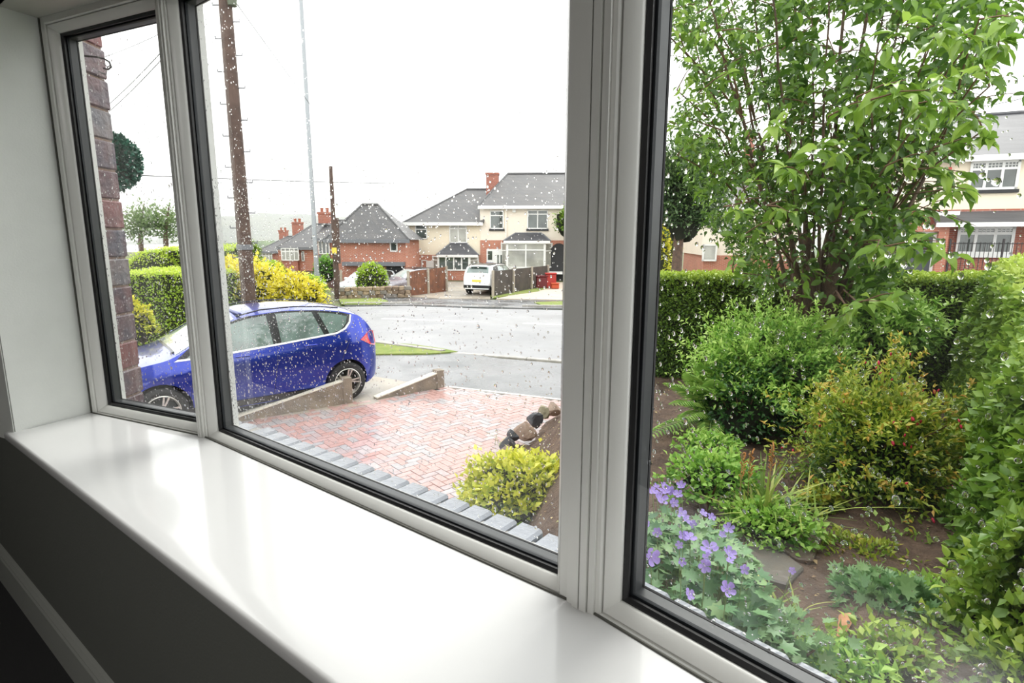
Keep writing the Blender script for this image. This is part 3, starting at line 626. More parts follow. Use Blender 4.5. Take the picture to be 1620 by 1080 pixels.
def mpv_extra(root,W,T,zt,zbelt):
    for sy in (1,-1):
        # rear lamp wrapping the corner
        P=[(3.80,1.00),(3.92,1.08),(4.03,1.13),(4.12,1.10),(4.165,1.0),(4.16,.90),(4.10,.86),(3.98,.90)]
        bm=bmesh.new(); v=[bm.verts.new((p[0],sy*(W(p[0],p[1])+.018),p[1])) for p in P]; f=bm.faces.new(v); r=bmesh.ops.extrude_face_region(bm,geom=[f])
        for q in [e for e in r['geom'] if isinstance(e,bmesh.types.BMVert)]: q.co.y-=sy*.10; 
        bmesh.ops.recalc_face_normals(bm,faces=bm.faces); me=bpy.data.meshes.new('rear_lamp'); bm.to_mesh(me); bm.free(); me.materials.append(M_red); link('rear_lamp',me,root,local=True)
        b=MB(); M=Matrix.Translation((1.38,sy*(W(1.38,1.08)+.10),1.10)); b.box(-.06,-.11,-.07,.07,.10,.08,M,None,.03); o=b.build('door_mirror',M_blue,root,local=True); smooth_by_angle(o,60)
        b=MB(); b.tube([(x,sy*(W(x,zt(x)-.07)-.04),zt(x)-.016) for x in (1.95,2.3,2.8,3.2,3.5)],.012,6); b.build('roof_rail',M_trimb,root,local=True)
        for x in (1.95,2.95):
            b=MB(); b.box(x-.10,-.013,-.012,x+.10,.013,.014,Matrix.Translation((0,sy*(W(x,.98)+.022),.955+.05*(x-1.9))),None,.008); b.build('door_handle',M_blue,root,local=True)
        b=MB(); b.box(.25,-.05,.66,.70,.05,.80,Matrix.Translation((0,sy*.76,0)),None,.03); b.build('headlamp',M_clear,root,local=True)
        for xx in (1.22,2.36,3.42):  # door shut lines
            b=MB(); pts=[(xx+(.0 if z>.5 or xx<3 else 0)+(.14*(z-.35) if xx<3 else -.30*math.cos((z-.33)*1.9)+.26),sy*(W(xx,z)+.0015),z) for z in (.34,.45,.6,.75,.9,1.02)]; b.tube(pts,.0035,4); b.build('shut_line',M_trimb,root,local=True)
        b=MB(); b.sweep([(0,0),(.02,0),(.02,.09),(0,.07)],Vector((1.15,sy*(W(1.15,.3)-.005),.22)),Vector((3.1,sy*(W(3.1,.3)-.005),.22)),Vector((0,sy,0)),Vector((0,0,1))); b.build('sill_trim',M_trimb,root,local=True)
    b=MB(); b.tube([(3.5,0,zt(3.5)+.0),(3.56,0,zt(3.5)+.04),(3.64,0,zt(3.5)+.12)],.006,6); b.build('aerial',M_trimb,root,local=True)
    b=MB(); vs=[]; b.box(1.98,-.68,0,2.03,.68,.03,Matrix.Translation((0,0,zt(2.0)-.01)),None,.01); b.build('roof_bar',mat('navy_bar',(.05,.06,.22),.4),root,local=True)
    b=MB(); b.box(3.76,-.55,-.012,3.92,.55,.012,Matrix.Translation((0,0,zt(3.78)-.012))@Matrix.Rotation(.12,4,'Y'),None,.01); b.build('spoiler',M_blue,root,local=True)
MPV=dict(L=4.20,W=1.83,wr=.325,ax1=.88,ax2=3.53,clad=.0,paint=M_blue,arch=M_arch,tyre=M_tyre,dark=M_arch,alloy=M_alloy,tumble=.34,
 top=([0,.03,.12,.35,.7,1.02,1.12,1.5,1.9,2.2,2.7,3.2,3.55,3.78,3.92,4.04,4.13,4.18,4.20],[.58,.70,.80,.90,.99,1.04,1.10,1.335,1.53,1.605,1.63,1.60,1.55,1.49,1.40,1.20,1.02,.90,.62]),
 half=([0,.05,.15,.4,.8,1.2,3.2,3.6,3.85,4.0,4.1,4.17,4.20],[.50,.62,.72,.83,.89,.905,.915,.90,.865,.815,.75,.67,.58]),
 bot=([0,.3,.8,3.6,3.95,4.20],[.28,.22,.20,.20,.24,.36]),
 belt=([0,.5,1.0,1.5,2.5,3.3,3.8,4.20],[.62,.86,.96,1.0,1.07,1.13,1.18,1.1]),
 side=[('window_surround',[(1.08,.985),(1.35,1.20),(1.75,1.43),(2.1,1.515),(2.6,1.555),(3.1,1.535),(3.5,1.475),(3.70,1.42),(3.66,1.30),(3.56,1.20),(3.4,1.14),(2.5,1.065),(1.6,1.0)],M_trimb,.004),
  ('quarter_glass',[(1.22,1.005),(1.45,1.19),(1.47,1.02)],M_cglass,.010),
  ('door_glass',[(1.53,1.02),(1.53,1.25),(1.8,1.41),(2.1,1.485),(2.36,1.51),(2.40,1.075)],M_cglass,.010),
  ('door_glass',[(2.52,1.085),(2.50,1.525),(2.8,1.525),(3.05,1.51),(3.19,1.135)],M_cglass,.010),
  ('quarter_glass',[(3.28,1.15),(3.15,1.495),(3.4,1.46),(3.62,1.40),(3.58,1.30),(3.48,1.20)],M_cglass,.010),
  ('chrome_strip',[(1.08,.985),(1.6,1.0),(2.5,1.065),(3.4,1.14),(3.56,1.20),(3.66,1.30),(3.70,1.42),(3.675,1.425),(3.635,1.31),(3.54,1.22),(3.4,1.165),(2.5,1.09),(1.6,1.025),(1.12,1.01)],M_chrome,.016)],
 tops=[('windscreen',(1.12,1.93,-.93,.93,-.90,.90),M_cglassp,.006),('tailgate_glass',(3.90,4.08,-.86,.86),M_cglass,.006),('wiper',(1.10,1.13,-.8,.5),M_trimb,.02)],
 extra=mpv_extra)
# rear axle contact point, heading of the local +x (nose to tail) axis
uc=azv(50); nc=Vector((-uc.y,uc.x,0)); cw=G(552,634); orig=cw-uc*3.53+nc*(.915-.02)
bluecar=car('blue_car','bright blue five-door car parked beyond the paved driveway with bright window trim','car',Vector((orig.x,orig.y,-1.335)),50,MPV)
def cross_extra(root,W,T,zt,zbelt):
    for sy in (1,-1):
        b=MB(); b.box(-.09,-.05,-.075,.09,.05,.075,Matrix.Translation((3.98,sy*.70,.93)),None,.03); b.build('rear_lamp',M_red,root,local=True)
        b=MB(); b.box(-.06,-.11,-.07,.07,.10,.08,Matrix.Translation((1.30,sy*(W(1.3,1.05)+.10),1.12)),None,.03); b.build('door_mirror',mat('white_car_paint',(.82,.82,.82),.2,coat=1),root,local=True)
        b=MB(); b.tube([(x,sy*(W(x,zt(x)-.07)-.02),zt(x)+.0) for x in (1.9,2.3,3.0,3.6)],.018,6); b.build('roof_rail',M_trimb,root,local=True)
        for x in (1.9,2.85):
            b=MB(); b.box(x-.09,-.012,-.012,x+.09,.012,.012,Matrix.Translation((0,sy*(W(x,.93)+.02),.93)),None,.006); b.build('door_handle',MATS['white_car_paint'],root,local=True)
        b=MB(); b.box(.12,-.05,.66,.5,.05,.78,Matrix.Translation((0,sy*.72,0)),None,.03); b.build('headlamp',M_clear,root,local=True)
    b=MB(); b.box(4.10,-.26,.70,4.165,.26,.81); b.build('number_plate',mat('yellow_plate',(.80,.62,.08),.4),root,local=True)
    b=MB(); b.box(4.02,-.78,.34,4.17,.78,.56,None,None,.04); b.build('rear_bumper',M_trimb,root,local=True)
    b=MB(); b.box(3.9,-.5,-.015,4.05,.5,.015,Matrix.Translation((0,0,zt(3.9)-.01)),None,.01); b.build('spoiler',M_trimb,root,local=True)
def crossover(paint):
    return dict(L=4.16,W=1.78,wr=.33,ax1=.82,ax2=3.42,clad=.46,paint=paint,arch=M_trimb,tyre=M_tyre,dark=M_arch,alloy=M_alloy,tumble=.30,
 top=([0,.03,.12,.35,.75,1.0,1.15,1.5,1.8,2.1,2.7,3.3,3.75,3.92,4.02,4.10,4.14,4.16],[.62,.78,.90,.98,1.03,1.06,1.14,1.38,1.54,1.61,1.62,1.60,1.56,1.48,1.25,1.08,1.0,.70]),
 half=([0,.05,.2,.5,1.2,3.3,3.8,4.05,4.16],[.52,.66,.77,.86,.885,.885,.87,.83,.74]),
 bot=([0,.3,.8,3.6,4.16],[.30,.24,.22,.22,.32]), belt=([0,.5,1.0,2.0,3.5,4.16],[.66,.90,.98,1.02,1.07,1.05]),
 side=[('window_surround',[(1.12,1.0),(1.5,1.30),(1.9,1.50),(2.4,1.54),(3.2,1.53),(3.62,1.47),(3.72,1.30),(3.66,1.10),(2.5,1.045)],M_trimb,.004),
  ('door_glass',[(1.30,1.04),(1.55,1.28),(1.9,1.465),(2.30,1.50),(2.33,1.075)],M_cglass,.010),('door_glass',[(2.42,1.08),(2.40,1.505),(3.05,1.495),(3.15,1.11)],M_cglass,.010)],
 tops=[('windscreen',(1.15,1.86,-.92,.92,-.9,.9),M_cglassp,.006),('roof_panel',(1.95,3.7,-.8,.8),M_trimb,.004),('tailgate_glass',(3.86,4.06,-.84,.84),M_cglass,.008)],
 extra=cross_extra)
cb=G(741,465)
hz=lambda az:azv(az)
def placecar(name,label,anchor,local_anchor,head,spec,dz=0):
    """anchor = ground point under local (x,y)"""
    u=azv(head); n=Vector((-u.y,u.x,0)); o_=anchor-u*local_anchor[0]-n*local_anchor[1]
    return car(name,label,'car',Vector((o_.x,o_.y,gz(anchor.y)+.03+dz)),head,spec)
whitep=mat('white_car_paint',(.82,.82,.82),.2,coat=1)
placecar('white_car','white crossover car seen from behind with yellow number plate, on drive across road',cb,(3.42,-.85),202,crossover(whitep))
silver=mat('silver_car_paint',(.50,.52,.56),.3,metal=.4,coat=1)
placecar('silver_car','pale silver car nose-on behind the low stone wall left of green hedge',G(549,462)+Vector((0,0,0)),(.1,0),20,crossover(mat('pale_silver_paint',(.72,.76,.80),.25,coat=1)),-.5)
placecar('grey_car','grey car nose showing between stone wall and rust-brown fence',G(611,461),(0,-.6),48,crossover(mat('mauve_grey_paint',(.34,.32,.36),.3,metal=.3,coat=1)),-.42)
# ================================================================== HOUSES ACROSS THE ROAD
M_render=mat('cream_render',(.84,.75,.59),.85,var=.06,vscale=.8)
M_rend2=mat('pale_pink_render',(.84,.76,.65),.85,var=.05,vscale=.8)
M_brick=brickmat('red_house_brick',(.46,.13,.075),(.35,.09,.06),(.46,.36,.30))
M_brick2=brickmat('orange_house_brick',(.58,.20,.12),(.50,.16,.10),(.58,.45,.36))
M_roof=rowmat('grey_roof_tiles',(.13,.125,.125),(.10,.10,.105),.28)
M_roof2=rowmat('dark_roof_tiles',(.12,.12,.13),(.085,.085,.095),.2)
M_upvc=mat('house_white_upvc',(.80,.80,.78),.4)
M_hglass=mat('house_window_glass',(.10,.12,.11),.03,spec=1,var=.55,vscale=.9)
M_curt=mat('net_curtain_glass',(.42,.42,.37),.08,spec=.8,var=.3,vscale=1.5)
M_dark=mat('dark_opening',(.02,.02,.022),.6)
M_lead=mat('lead_flashing',(.16,.165,.18),.5)
class Fac:
    def __init__(s,px,Y,az):
        p=atY(px,379,Y); s.O=Vector((p.x,p.y,0)); s.a=azv(az); n=Vector((-s.a.y,s.a.x,0)); s.n=n if n.y<0 else -n
    def uz(s,px,py,out=0):
        d=ray(px,py); O=s.O+s.n*out; t=((O.x*s.n.x+O.y*s.n.y))/(d[0]*s.n.x+d[1]*s.n.y); p=Vector((d[0]*t,d[1]*t,d[2]*t+CZ)); q=p-s.O
        return q.dot(s.a),p.z
    def P(s,u,out,z): v=s.O+s.a*u+s.n*out; return Vector((v.x,v.y,z))
    def rect(s,r,out=0):
        c=s.uz((r[0]+r[2])/2,(r[1]+r[3])/2,out); u0=s.uz(r[0],(r[1]+r[3])/2,out)[0]; u1=s.uz(r[2],(r[1]+r[3])/2,out)[0]; z1=s.uz((r[0]+r[2])/2,r[1],out)[1]; z0=s.uz((r[0]+r[2])/2,r[3],out)[1]
        return u0,u1,z0,z1
    def block(s,b,u0,u1,z0,z1,o0,o1,mi=None):
        c=[s.P(u0,o0,z0),s.P(u1,o0,z0),s.P(u1,o1,z0),s.P(u0,o1,z0)]; c+= [Vector((q.x,q.y,z1)) for q in c]
        b.add(c,[(0,3,2,1),(4,5,6,7),(0,1,5,4),(1,2,6,5),(2,3,7,6),(3,0,4,7)],mi)
    def part(s,root,name,r,m,o0=0,o1=.05,bottom=None,**k):
        u0,u1,z0,z1=s.rect(r); b=MB(); s.block(b,u0,u1,z0 if bottom is None else bottom,z1,o0,o1); return b.build(name,m,root,**k)
    def window(s,root,r,cols=1,top=0,glass=None,out=.0,sill=None,name='window',bars=0,fr=.07,rows=None):
        u0,u1,z0,z1=s.rect(r,out); b=MB(); f=fr; B=lambda a,c,d,e,o=.06:s.block(b,a,c,d,e,out-.02,out+o)
        B(u0,u0+f,z0,z1);B(u1-f,u1,z0,z1);B(u0,u1,z0,z0+f);B(u0,u1,z1-f,z1)
        zt=z1-(z1-z0)*top; 
        if top: B(u0,u1,zt-f*.5,zt+f*.5,.055)
        w_=(u1-u0)/cols
        for i in range(1,cols): B(u0+i*w_-f*.5,u0+i*w_+f*.5,z0,z1,.05)
        o=b.build(name,M_upvc,root)
        for i in range(cols):
            for (a,c_) in (((z0+f,zt-f*.5),(zt+f*.5,z1-f)) if top else ((z0+f,z1-f),)):
                b=MB(); s.block(b,u0+i*w_+f*.5,u0+(i+1)*w_-f*.5,a,c_,out-.01,out+.015); g=b.build('pane',glass or M_hglass,o)
                if bars and top and a>zt:
                    b=MB(); L_=w_-f
                    for q in range(1,bars): x=u0+i*w_+f*.5+L_*q/bars; s.block(b,x-.012,x+.012,a,c_,out+.015,out+.028)
                    s.block(b,u0+i*w_+f*.5,u0+(i+1)*w_-f*.5,(a+c_)/2-.012,(a+c_)/2+.012,out+.015,out+.028); b.build('glazing_bars',M_upvc,o)
        if sill is not None:
            b=MB(); s.block(b,u0-.05,u1+.05,z0-.13,z0,out-.02,out+.10); b.build('window_sill',sill,root)
        return o
    def hip(s,root,eL,eR,rL,rR,m,depth=8,over=.35,z=None,fas=None,dr=None,name='roof'):
        uL,zL=s.uz(*eL,over); uR,zR=s.uz(*eR,over); z=(zL+zR)/2 if z is None else z; dr=depth/2 if dr is None else dr
        a,z1=s.uz(*rL,-dr); b_,z2=s.uz(*rR,-dr); zr=(z1+z2)/2; bk=-(depth+over)
        v=[s.P(uL,over,z),s.P(uR,over,z),s.P(uR,bk,z),s.P(uL,bk,z),s.P(a,-dr,zr),s.P(b_,-dr,zr)]
        b=MB(); b.add(v,[(0,1,5,4),(1,2,5),(2,3,4,5),(3,0,4),(0,3,2,1)]); o=b.build(name,m,root)
        # ridge tiles
        b=MB(); b.tube([v[4],v[5]],.10,6); 
        for i,j in ((0,4),(1,5)): b.tube([v[i],v[j]],.07,6)
        b.build('ridge_tiles',m,o)
        if fas: b=MB(); s.block(b,uL,uR,z-.20,z+.02,over-.02,over+.08); b.build('gutter',fas,root)
        return z,zr
    def chimney(s,root,r,out,pots=2,m=None):
        u0,u1,z0,z1=s.rect(r,out); b=MB(); s.block(b,u0,u1,z0,z1-.12,out-.6,out); s.block(b,u0-.05,u1+.05,z1-.14,z1,out-.65,out+.05); o=b.build('chimney',m or M_brick,root)
        for i in range(pots):
            u=u0+(u1-u0)*(i+.5)/pots; c_=s.P(u,out-.3,z1); b=MB(); b.lathe([(.11,-.02),(.12,.25),(.14,.28),(.10,.3),(.0,.3)],Matrix.Translation(c_),10); b.build('chimney_pot',mat('pot_clay',(.35,.12,.07),.7),o)
# ---- the cream-rendered pair
F=Fac(760,40,95)
h=thing('semi_detached_house','left half of rendered pair: lower cream house with tiled bay roof behind white car','house',tuple(F.P(*F.uz(700,430)[:1],0,gz(40))))
base=-2.3
u0,u1,_,zb_=F.rect((643,403,762,430)); _,_,_,ze=F.rect((643,352,762,402))
b=MB(); F.block(b,u0,u1,zb_,ze+.1,-8,0); b.build('rendered_wall',M_render,h); b=MB(); F.block(b,u0,u1,base,zb_,-8,.03); b.build('brick_wall',M_brick2,h)
F.hip(h,(637,352),(764,352),(738,300),(776,299),M_roof,8,.35,fas=M_upvc)
F.window(h,(657,355,676,378),1,.33,sill=None); F.window(h,(711,353,739,384),2,.28,M_curt)
F.window(h,(667,411,676,428),1,0); F.part(h,'garage_door',(676,412,690,436),M_upvc,-.02,.07)
F.part(h,'downpipe',(646.5,353,649,432),M_upvc,.03,.12)
def bay(F,root,eL,eR,tL,tR,win,out,m,cols,top,flat=.0,glass=None,side=.5):
    a,z=F.uz(*eL,out+.15); b_,_=F.uz(*eR,out+.15); c_,z2=F.uz(*tL,.02); d_,_=F.uz(*tR,.02)
    q=MB(); q.add([F.P(a,out+.15,z),F.P(b_,out+.15,z),F.P(d_,.02,z2),F.P(c_,.02,z2),F.P(a+.1,0,z),F.P(b_-.1,0,z)],[(0,1,2,3),(0,3,4),(1,5,2),(0,4,5,1),(4,3,2,5)]); r=q.build('bay_roof',m,root)
    q=MB(); q.tube([F.P(a,out+.15,z),F.P(c_,.02,z2)],.06,5);q.tube([F.P(b_,out+.15,z),F.P(d_,.02,z2)],.06,5);q.tube([F.P(c_,.03,z2),F.P(d_,.03,z2)],.07,5);q.build('lead_hips',M_lead,r)
    q=MB(); F.block(q,a+.03,b_-.03,z-.16,z+.01,out+.05,out+.17); q.build('gutter',M_upvc,root)
    F.window(root,win,cols,top,glass or M_hglass,out,fr=.09)
    w0,w1,wz0,wz1=F.rect(win,out)
    q=MB(); F.block(q,w0+.02,w1-.02,base,wz0,0,out-.01); F.block(q,w0+.02,w1-.02,wz1,z,0,out-.01); q.build('bay_base',M_upvc if flat else M_brick2,root)
    q=MB(); 
    for uu,sg in ((w0,-1),(w1,1)):
        F.block(q,uu-.06,uu+.06,wz0,wz1,out-.08,out+.03); F.block(q,uu+sg*side-.05,uu+sg*side+.05,wz0,wz1,0,.1)
        for zz in (wz0,wz1-.1,wz1-(wz1-wz0)*max(top,.35)):
            p=[F.P(uu,out,zz),F.P(uu+sg*side,.05,zz)]; q.tube([p[0]+Vector((0,0,.05)),p[1]+Vector((0,0,.05))],.05,4)
    bf=q.build('bay_frame',M_upvc,root)
    for uu,sg in ((w0,-1),(w1,1)):
        q=MB(); A=F.P(uu,out-.03,wz0);B_=F.P(uu+sg*side,.03,wz0); q.add([A,B_,B_+Vector((0,0,wz1-wz0)),A+Vector((0,0,wz1-wz0))]+[p+F.n*-.03 for p in (A,B_,B_+Vector((0,0,wz1-wz0)),A+Vector((0,0,wz1-wz0)))],[(0,1,2,3),(7,6,5,4),(0,4,5,1),(1,5,6,2),(2,6,7,3),(3,7,4,0)]); q.build('pane',M_curt,bf)
bay(F,h,(690,403),(757,403),(712,385),(738,385),(693,405,743,428),.7,M_roof2,4,.0,.0,M_hglass)
h2=thing('semi_detached_house','right half of rendered pair: taller pink-cream house with white door and wide bay','house',tuple(F.P(F.uz(820,430)[0],0,gz(40))))
u0,u1,_,zb_=F.rect((760,380,965,430)); _,_,_,ze=F.rect((760,327,965,379))
b=MB(); F.block(b,u0,u1,zb_,ze+.1,-8,0.05); b.build('rendered_wall',M_rend2,h2); b=MB(); F.block(b,u0,u1,base,zb_,-8,.08); b.build('brick_wall',M_brick2,h2)
F.hip(h2,(756,327),(975,324),(803,276),(945,273),M_roof,8,.35,fas=M_upvc)
F.chimney(h2,(769,273,788,312),-2.6,0,M_brick)
F.window(h2,(775,333,797,362),1,.27,out=.05,sill=M_dark); F.window(h2,(834,332,867,362),2,.22,out=.05,sill=M_dark)
F.part(h2,'downpipe',(799,328,802,380),M_rend2,.05,.17); F.part(h2,'gutter_drop',(799,325,802,330),M_upvc,.1,.3)
F.part(h2,'alarm_box',(811,330,816,336),M_upvc,.05,.18)
F.part(h2,'side_light',(770,394,781,415),M_upvc,.05,.10); F.part(h2,'side_light_pane',(772,397,779,411),M_hglass,.09,.12); F.part(h2,'side_light_sill',(769,415,781,418),mat('blue_tile_sill',(.05,.07,.18),.4),.05,.16)
d=F.part(h2,'front_door',(781,394,800,430),M_upvc,.05,.12); 
for x in (788,793): F.part(d,'door_glass',(x-1,403,x+1.3,418),M_hglass,.1,.14)
F.part(d,'letter_plate',(788,421,794,422.3),M_lead,.1,.14)
bay(F,h2,(796,381),(871,383),(815,369),(857,370),(802,384,862,424),.8,M_roof2,2,.28,1,M_curt,.45)
ar=MB(); uc_,zc=F.uz(884,402); 
ar.add([F.P(uc_+.62*math.cos(t),.12,zc+.75*math.sin(t)) for t in [i*math.pi/10 for i in range(11)]]+[F.P(uc_-.62,.12,base),F.P(uc_+.62,.12,base)],[tuple(range(13))]); 
vs=list(ar.v); n_=13; ar.add([Vector(v)-F.n*.1 for v in vs],[]); ar.f+=[(i,(i+1)%13,13+(i+1)%13,13+i) for i in range(13)]; ar.m+=[0]*13
ar.build('arched_porch_opening',M_dark,h2)
F.part(h2,'porch_ledge',(866,429,890,432),M_upvc,.1,1.2)
# ---- brick bungalow with hipped roof, and the two further down the hill
def simple(F,name,label,wall,roof,ch,wins,m=M_brick2,depth=7,dr=None,pots=2):
    h=thing(name,label,'bungalow',tuple(F.P(F.uz((wall[0]+wall[2])/2,400)[0],0,gz(40))))
    F.part(h,'brick_wall',wall,m,-depth,0,bottom=-4); F.hip(h,*roof,M_roof,depth,.3,fas=M_lead,dr=dr)
    if ch: F.chimney(h,ch[0],ch[1],pots)
    for w_ in wins: F.window(h,*w_[:1],**w_[1])
    return h
F3=Fac(575,35.5,92)
hb=simple(F3,'brick_bungalow','nearest red brick bungalow with large hipped grey roof left of cream house',(533,379,642,420),((512,379),(648,379),(573,323),(598,324)),None,[((617,378,629,398),dict(cols=1))],depth=4.2)
F3.part(hb,'lead_band',(545,414,641,420),M_lead,.0,.5); F3.part(hb,'garage_opening',(612,421,640,452),M_dark,.0,.06)
F4=Fac(515,39,92)
hw_=simple(F4,'brick_bungalow','bungalow wing with tall white window and square chimney left of bungalow with big roof',(500,377,534,432),((494,377),(560,377),(522,352),(548,346)),((503,335,520,353),-2,2),[((504,378,522,402),dict(cols=3,top=0,out=.05))])
F4.part(hw_,'slate_panel',(505,403,523,418),M_lead,.02,.08); 
F2=Fac(475,46,92)
h5=simple(F2,'brick_bungalow','middle bungalow of the downhill row with wide white bay window',(441,391,506,432),((438,392),(509,390),(496,357),(511,352)),((462,351,476,376),-4,3),[((445,392,473,412),dict(cols=4,top=.3,out=.35,glass=M_curt)),((477,397,482,413),dict(cols=1))],m=M_brick2,depth=8)
F2.part(h5,'bay_wall',(445,412,474,432),M_brick,.0,.33)
F1=Fac(427,60,92)
h6=simple(F1,'brick_bungalow','furthest bungalow of the downhill row with pale window',(410,397,445,430),((406,398),(449,397),(455,377),(472,371)),((441,364,453,384),-4,2),[((411,400,431,414),dict(cols=4,top=.3,out=.05,glass=M_curt))],m=M_brick,depth=8)
# ---- the house on the right
FR=Fac(1575,22.5,115)
hr=thing('terraced_house','cream and red brick house with canopy seen right of the tree above hedge','house',tuple(FR.P(0,0,-.9)))
u0,u1,_,zb_=FR.rect((1380,334,1760,344)); zb_=FR.uz(1545,334)[1]; ze=FR.uz(1575,249)[1]
b=MB(); FR.block(b,u0,u1,zb_,ze+.15,-8,0); b.build('rendered_wall',M_render,hr); b=MB(); FR.block(b,u0,u1,-1.8,zb_,-8,.05); b.build('brick_wall',M_brick,hr)
b=MB(); FR.block(b,u0,u1,zb_-.02,zb_+.07,0,.09); 
nd=int((u1-u0)/.23)
for i in range(nd): FR.block(b,u0+i*.23,u0+i*.23+.11,zb_-.10,zb_-.02,0,.09)
b.build('dentil_course',M_brick,hr)
FR.hip(hr,(1300,262),(1790,226),(1440,193),(1700,170),M_roof2,8,.35,z=ze+.05,fas=M_upvc)
# stepped tile courses on the front slope
uL,zL=FR.uz(1300,262,.35)
FR.window(hr,(1533,254,1612,300),3,.28,out=.02,bars=4,fr=.09,sill=M_dark)
FR.window(hr,(1513,358,1604,402),3,.25,out=.08,bars=4,fr=.10,sill=M_upvc)
FR.part(hr,'alarm_box',(1495,265,1504,279),mat('red_plastic',(.6,.03,.03),.4),0,.12)
a0,_=FR.uz(1420,345); a1=u1; zc=FR.uz(1550,348)[1]
b=MB(); vv=[FR.P(a0+1.1,1.2,zc-.15),FR.P(a1,1.2,zc-.15),FR.P(a1,.05,zc+.35),FR.P(a0+1.1,.05,zc+.35)]; b.add(vv+[v-Vector((0,0,.08)) for v in vv],[(0,1,2,3),(7,6,5,4),(0,4,5,1),(1,5,6,2),(2,6,7,3),(3,7,4,0)]); b.build('canopy_roof',M_roof2,hr)
b=MB(); FR.block(b,a0+1.1,a1,zc-.28,zc-.12,1.15,1.27); b.build('canopy_fascia',M_upvc,hr)
b=MB(); c0,_=FR.uz(1462,380,.9); c1,_=FR.uz(1500,380,.9); FR.block(b,c0-1.6,c0-.9,-1.8,zc-.2,.05,.9); FR.block(b,c0+.45,c1,-1.8,zc-.2,.05,.9); FR.block(b,c0-.9,c0+.45,zc-.45,zc-.2,.05,.9); b.build('porch_wall',M_brick2,hr)
FR.part(hr,'porch_fascia',(1440,336,1507,342),M_upvc,.9,1.05)
b=MB(); FR.block(b,c0-.9,c0+.45,-1.6,zc-.45,.5,.56); dr=b.build('front_door',mat('charcoal_door',(.05,.055,.065),.3),hr)
b=MB(); FR.block(b,c0-.92,c0-.80,-1.6,zc-.45,.5,.62);FR.block(b,c0+.35,c0+.47,-1.6,zc-.45,.5,.62);FR.block(b,c0-.92,c0+.47,zc-.56,zc-.44,.5,.62); b.build('door_frame',M_upvc,hr)
# iron railings in front of it
rl=thing('iron_railings','black iron railings in front of the cream and brick house window','railings',tuple(FR.P(0,2.2,-.9)))
ra,_=FR.uz(1500,410,2.2); rz=FR.uz(1560,383,2.2)[1]
for i in range(60):
    x=ra+i*.13; b=MB(); big=i%12==0; b.tube([FR.P(x,2.2,-1.2),FR.P(x,2.2,rz+(.12 if big else .0))],.035 if big else .011,6); b.build('post' if big else 'rail_bar',M_trimb,rl)
b=MB(); b.tube([FR.P(ra,2.2,rz-.05),FR.P(ra+7.8,2.2,rz-.05)],.014,6); b.tube([FR.P(ra,2.2,-.6),FR.P(ra+7.8,2.2,-.6)],.014,6); b.build('rail',M_trimb,rl)
# ---- house glimpsed behind the tree
FG=Fac(1150,36,98)
hg=thing('rendered_house','house glimpsed between leaves behind the tree: white framed bay and brick base','house',tuple(FG.P(0,0,gz(36))))
FG.part(hg,'rendered_wall',(1112,335,1262,404),M_rend2,-8,0); FG.part(hg,'brick_wall',(1112,404,1262,440),M_brick2,-8,.04,bottom=-2); FG.hip(hg,(1105,330),(1275,328),(1150,285),(1235,284),M_roof,8,.35,fas=M_upvc); FG.chimney(hg,(1179,212,1192,300),-4,1)
FG.window(hg,(1111,386,1134,413),1,0,M_curt,.3,fr=.1); FG.window(hg,(1150,345,1180,370),2,.3)
# ================================================================== FENCES, WALL, BOXES
def fence(name,label,a,b_,m,posts,top0,top1,cap=None,nb=None):
    """close-boarded fence from ground point a to b_, boards joined per panel"""
    root=thing(name,label,'fence',tuple(a)); d=b_-a; d.z=0; L=d.length; d.normalize(); n=Vector((-d.y,d.x,0)); n=-n if n.y>0 else n
    for i in range(posts-1):
        s0,s1=L*i/(posts-1),L*(i+1)/(posts-1); k=max(4,int((s1-s0)/.11))
        for j in range(k):
            x=s0+(s1-s0)*j/k; p=a+d*x; q=a+d*(x+(s1-s0)/k*.92); g=gz(p.y); t=top0+(top1-top0)*((x)/L)
            bb=MB(); bb.add([(p.x,p.y,g-.02),(q.x,q.y,g-.02),(q.x,q.y,t),(p.x,p.y,t)]+[(v[0]-n.x*.02,v[1]-n.y*.02,v[2]) for v in ((p.x,p.y,g-.02),(q.x,q.y,g-.02),(q.x,q.y,t),(p.x,p.y,t))],[(0,1,2,3),(7,6,5,4),(0,4,5,1),(1,5,6,2),(2,6,7,3),(3,7,4,0)])
            if j==0: acc=bb
            else: acc.add(bb.v,bb.f)
        acc.build('board_panel',m,root)
    for i in range(posts):
        p=a+d*(L*i/(posts-1)); t=top0+(top1-top0)*i/(posts-1); M=Matrix(((d.x,n.x,0,p.x),(d.y,n.y,0,p.y),(0,0,1,0),(0,0,0,1))); bb=MB(); bb.box(-.05,-.02,gz(p.y)-.1,.05,.09,t+.05,M); bb.build('post',M_fpost,root)
    return root
M_fpost=mat('concrete_post',(.42,.37,.30),.8,var=.2,vscale=4)
M_fbrown=mat('rust_brown_boards',(.24,.10,.055),.8,col2=(.15,.07,.045),vscale=3,bump=.3)
M_fdark=mat('dark_stained_boards',(.055,.048,.045),.75,col2=(.09,.075,.065),vscale=2,bump=.3)
def zof(px,py,p): d=ray(px,py); return CZ+d[2]*(p.y/d[1])
a=G(646,469); c_=G(704,461.5); fence('brown_fence','rust-brown close-boarded fence left of the white car','', m=M_fbrown,b_=c_,posts=3,top0=zof(646,430,a),top1=zof(704,423,c_)) if False else None
def fence2(name,label,pa,pb,ta,tb_,m,posts): A=G(*pa);B=G(*pb); return fence(name,label,A,B,m,posts,zof(*ta,A),zof(*tb_,B))
fence2('board_fence','rust-brown close-boarded fence left of the white car',(646,469),(706,461.5),(646,430),(706,422),M_fbrown,3)
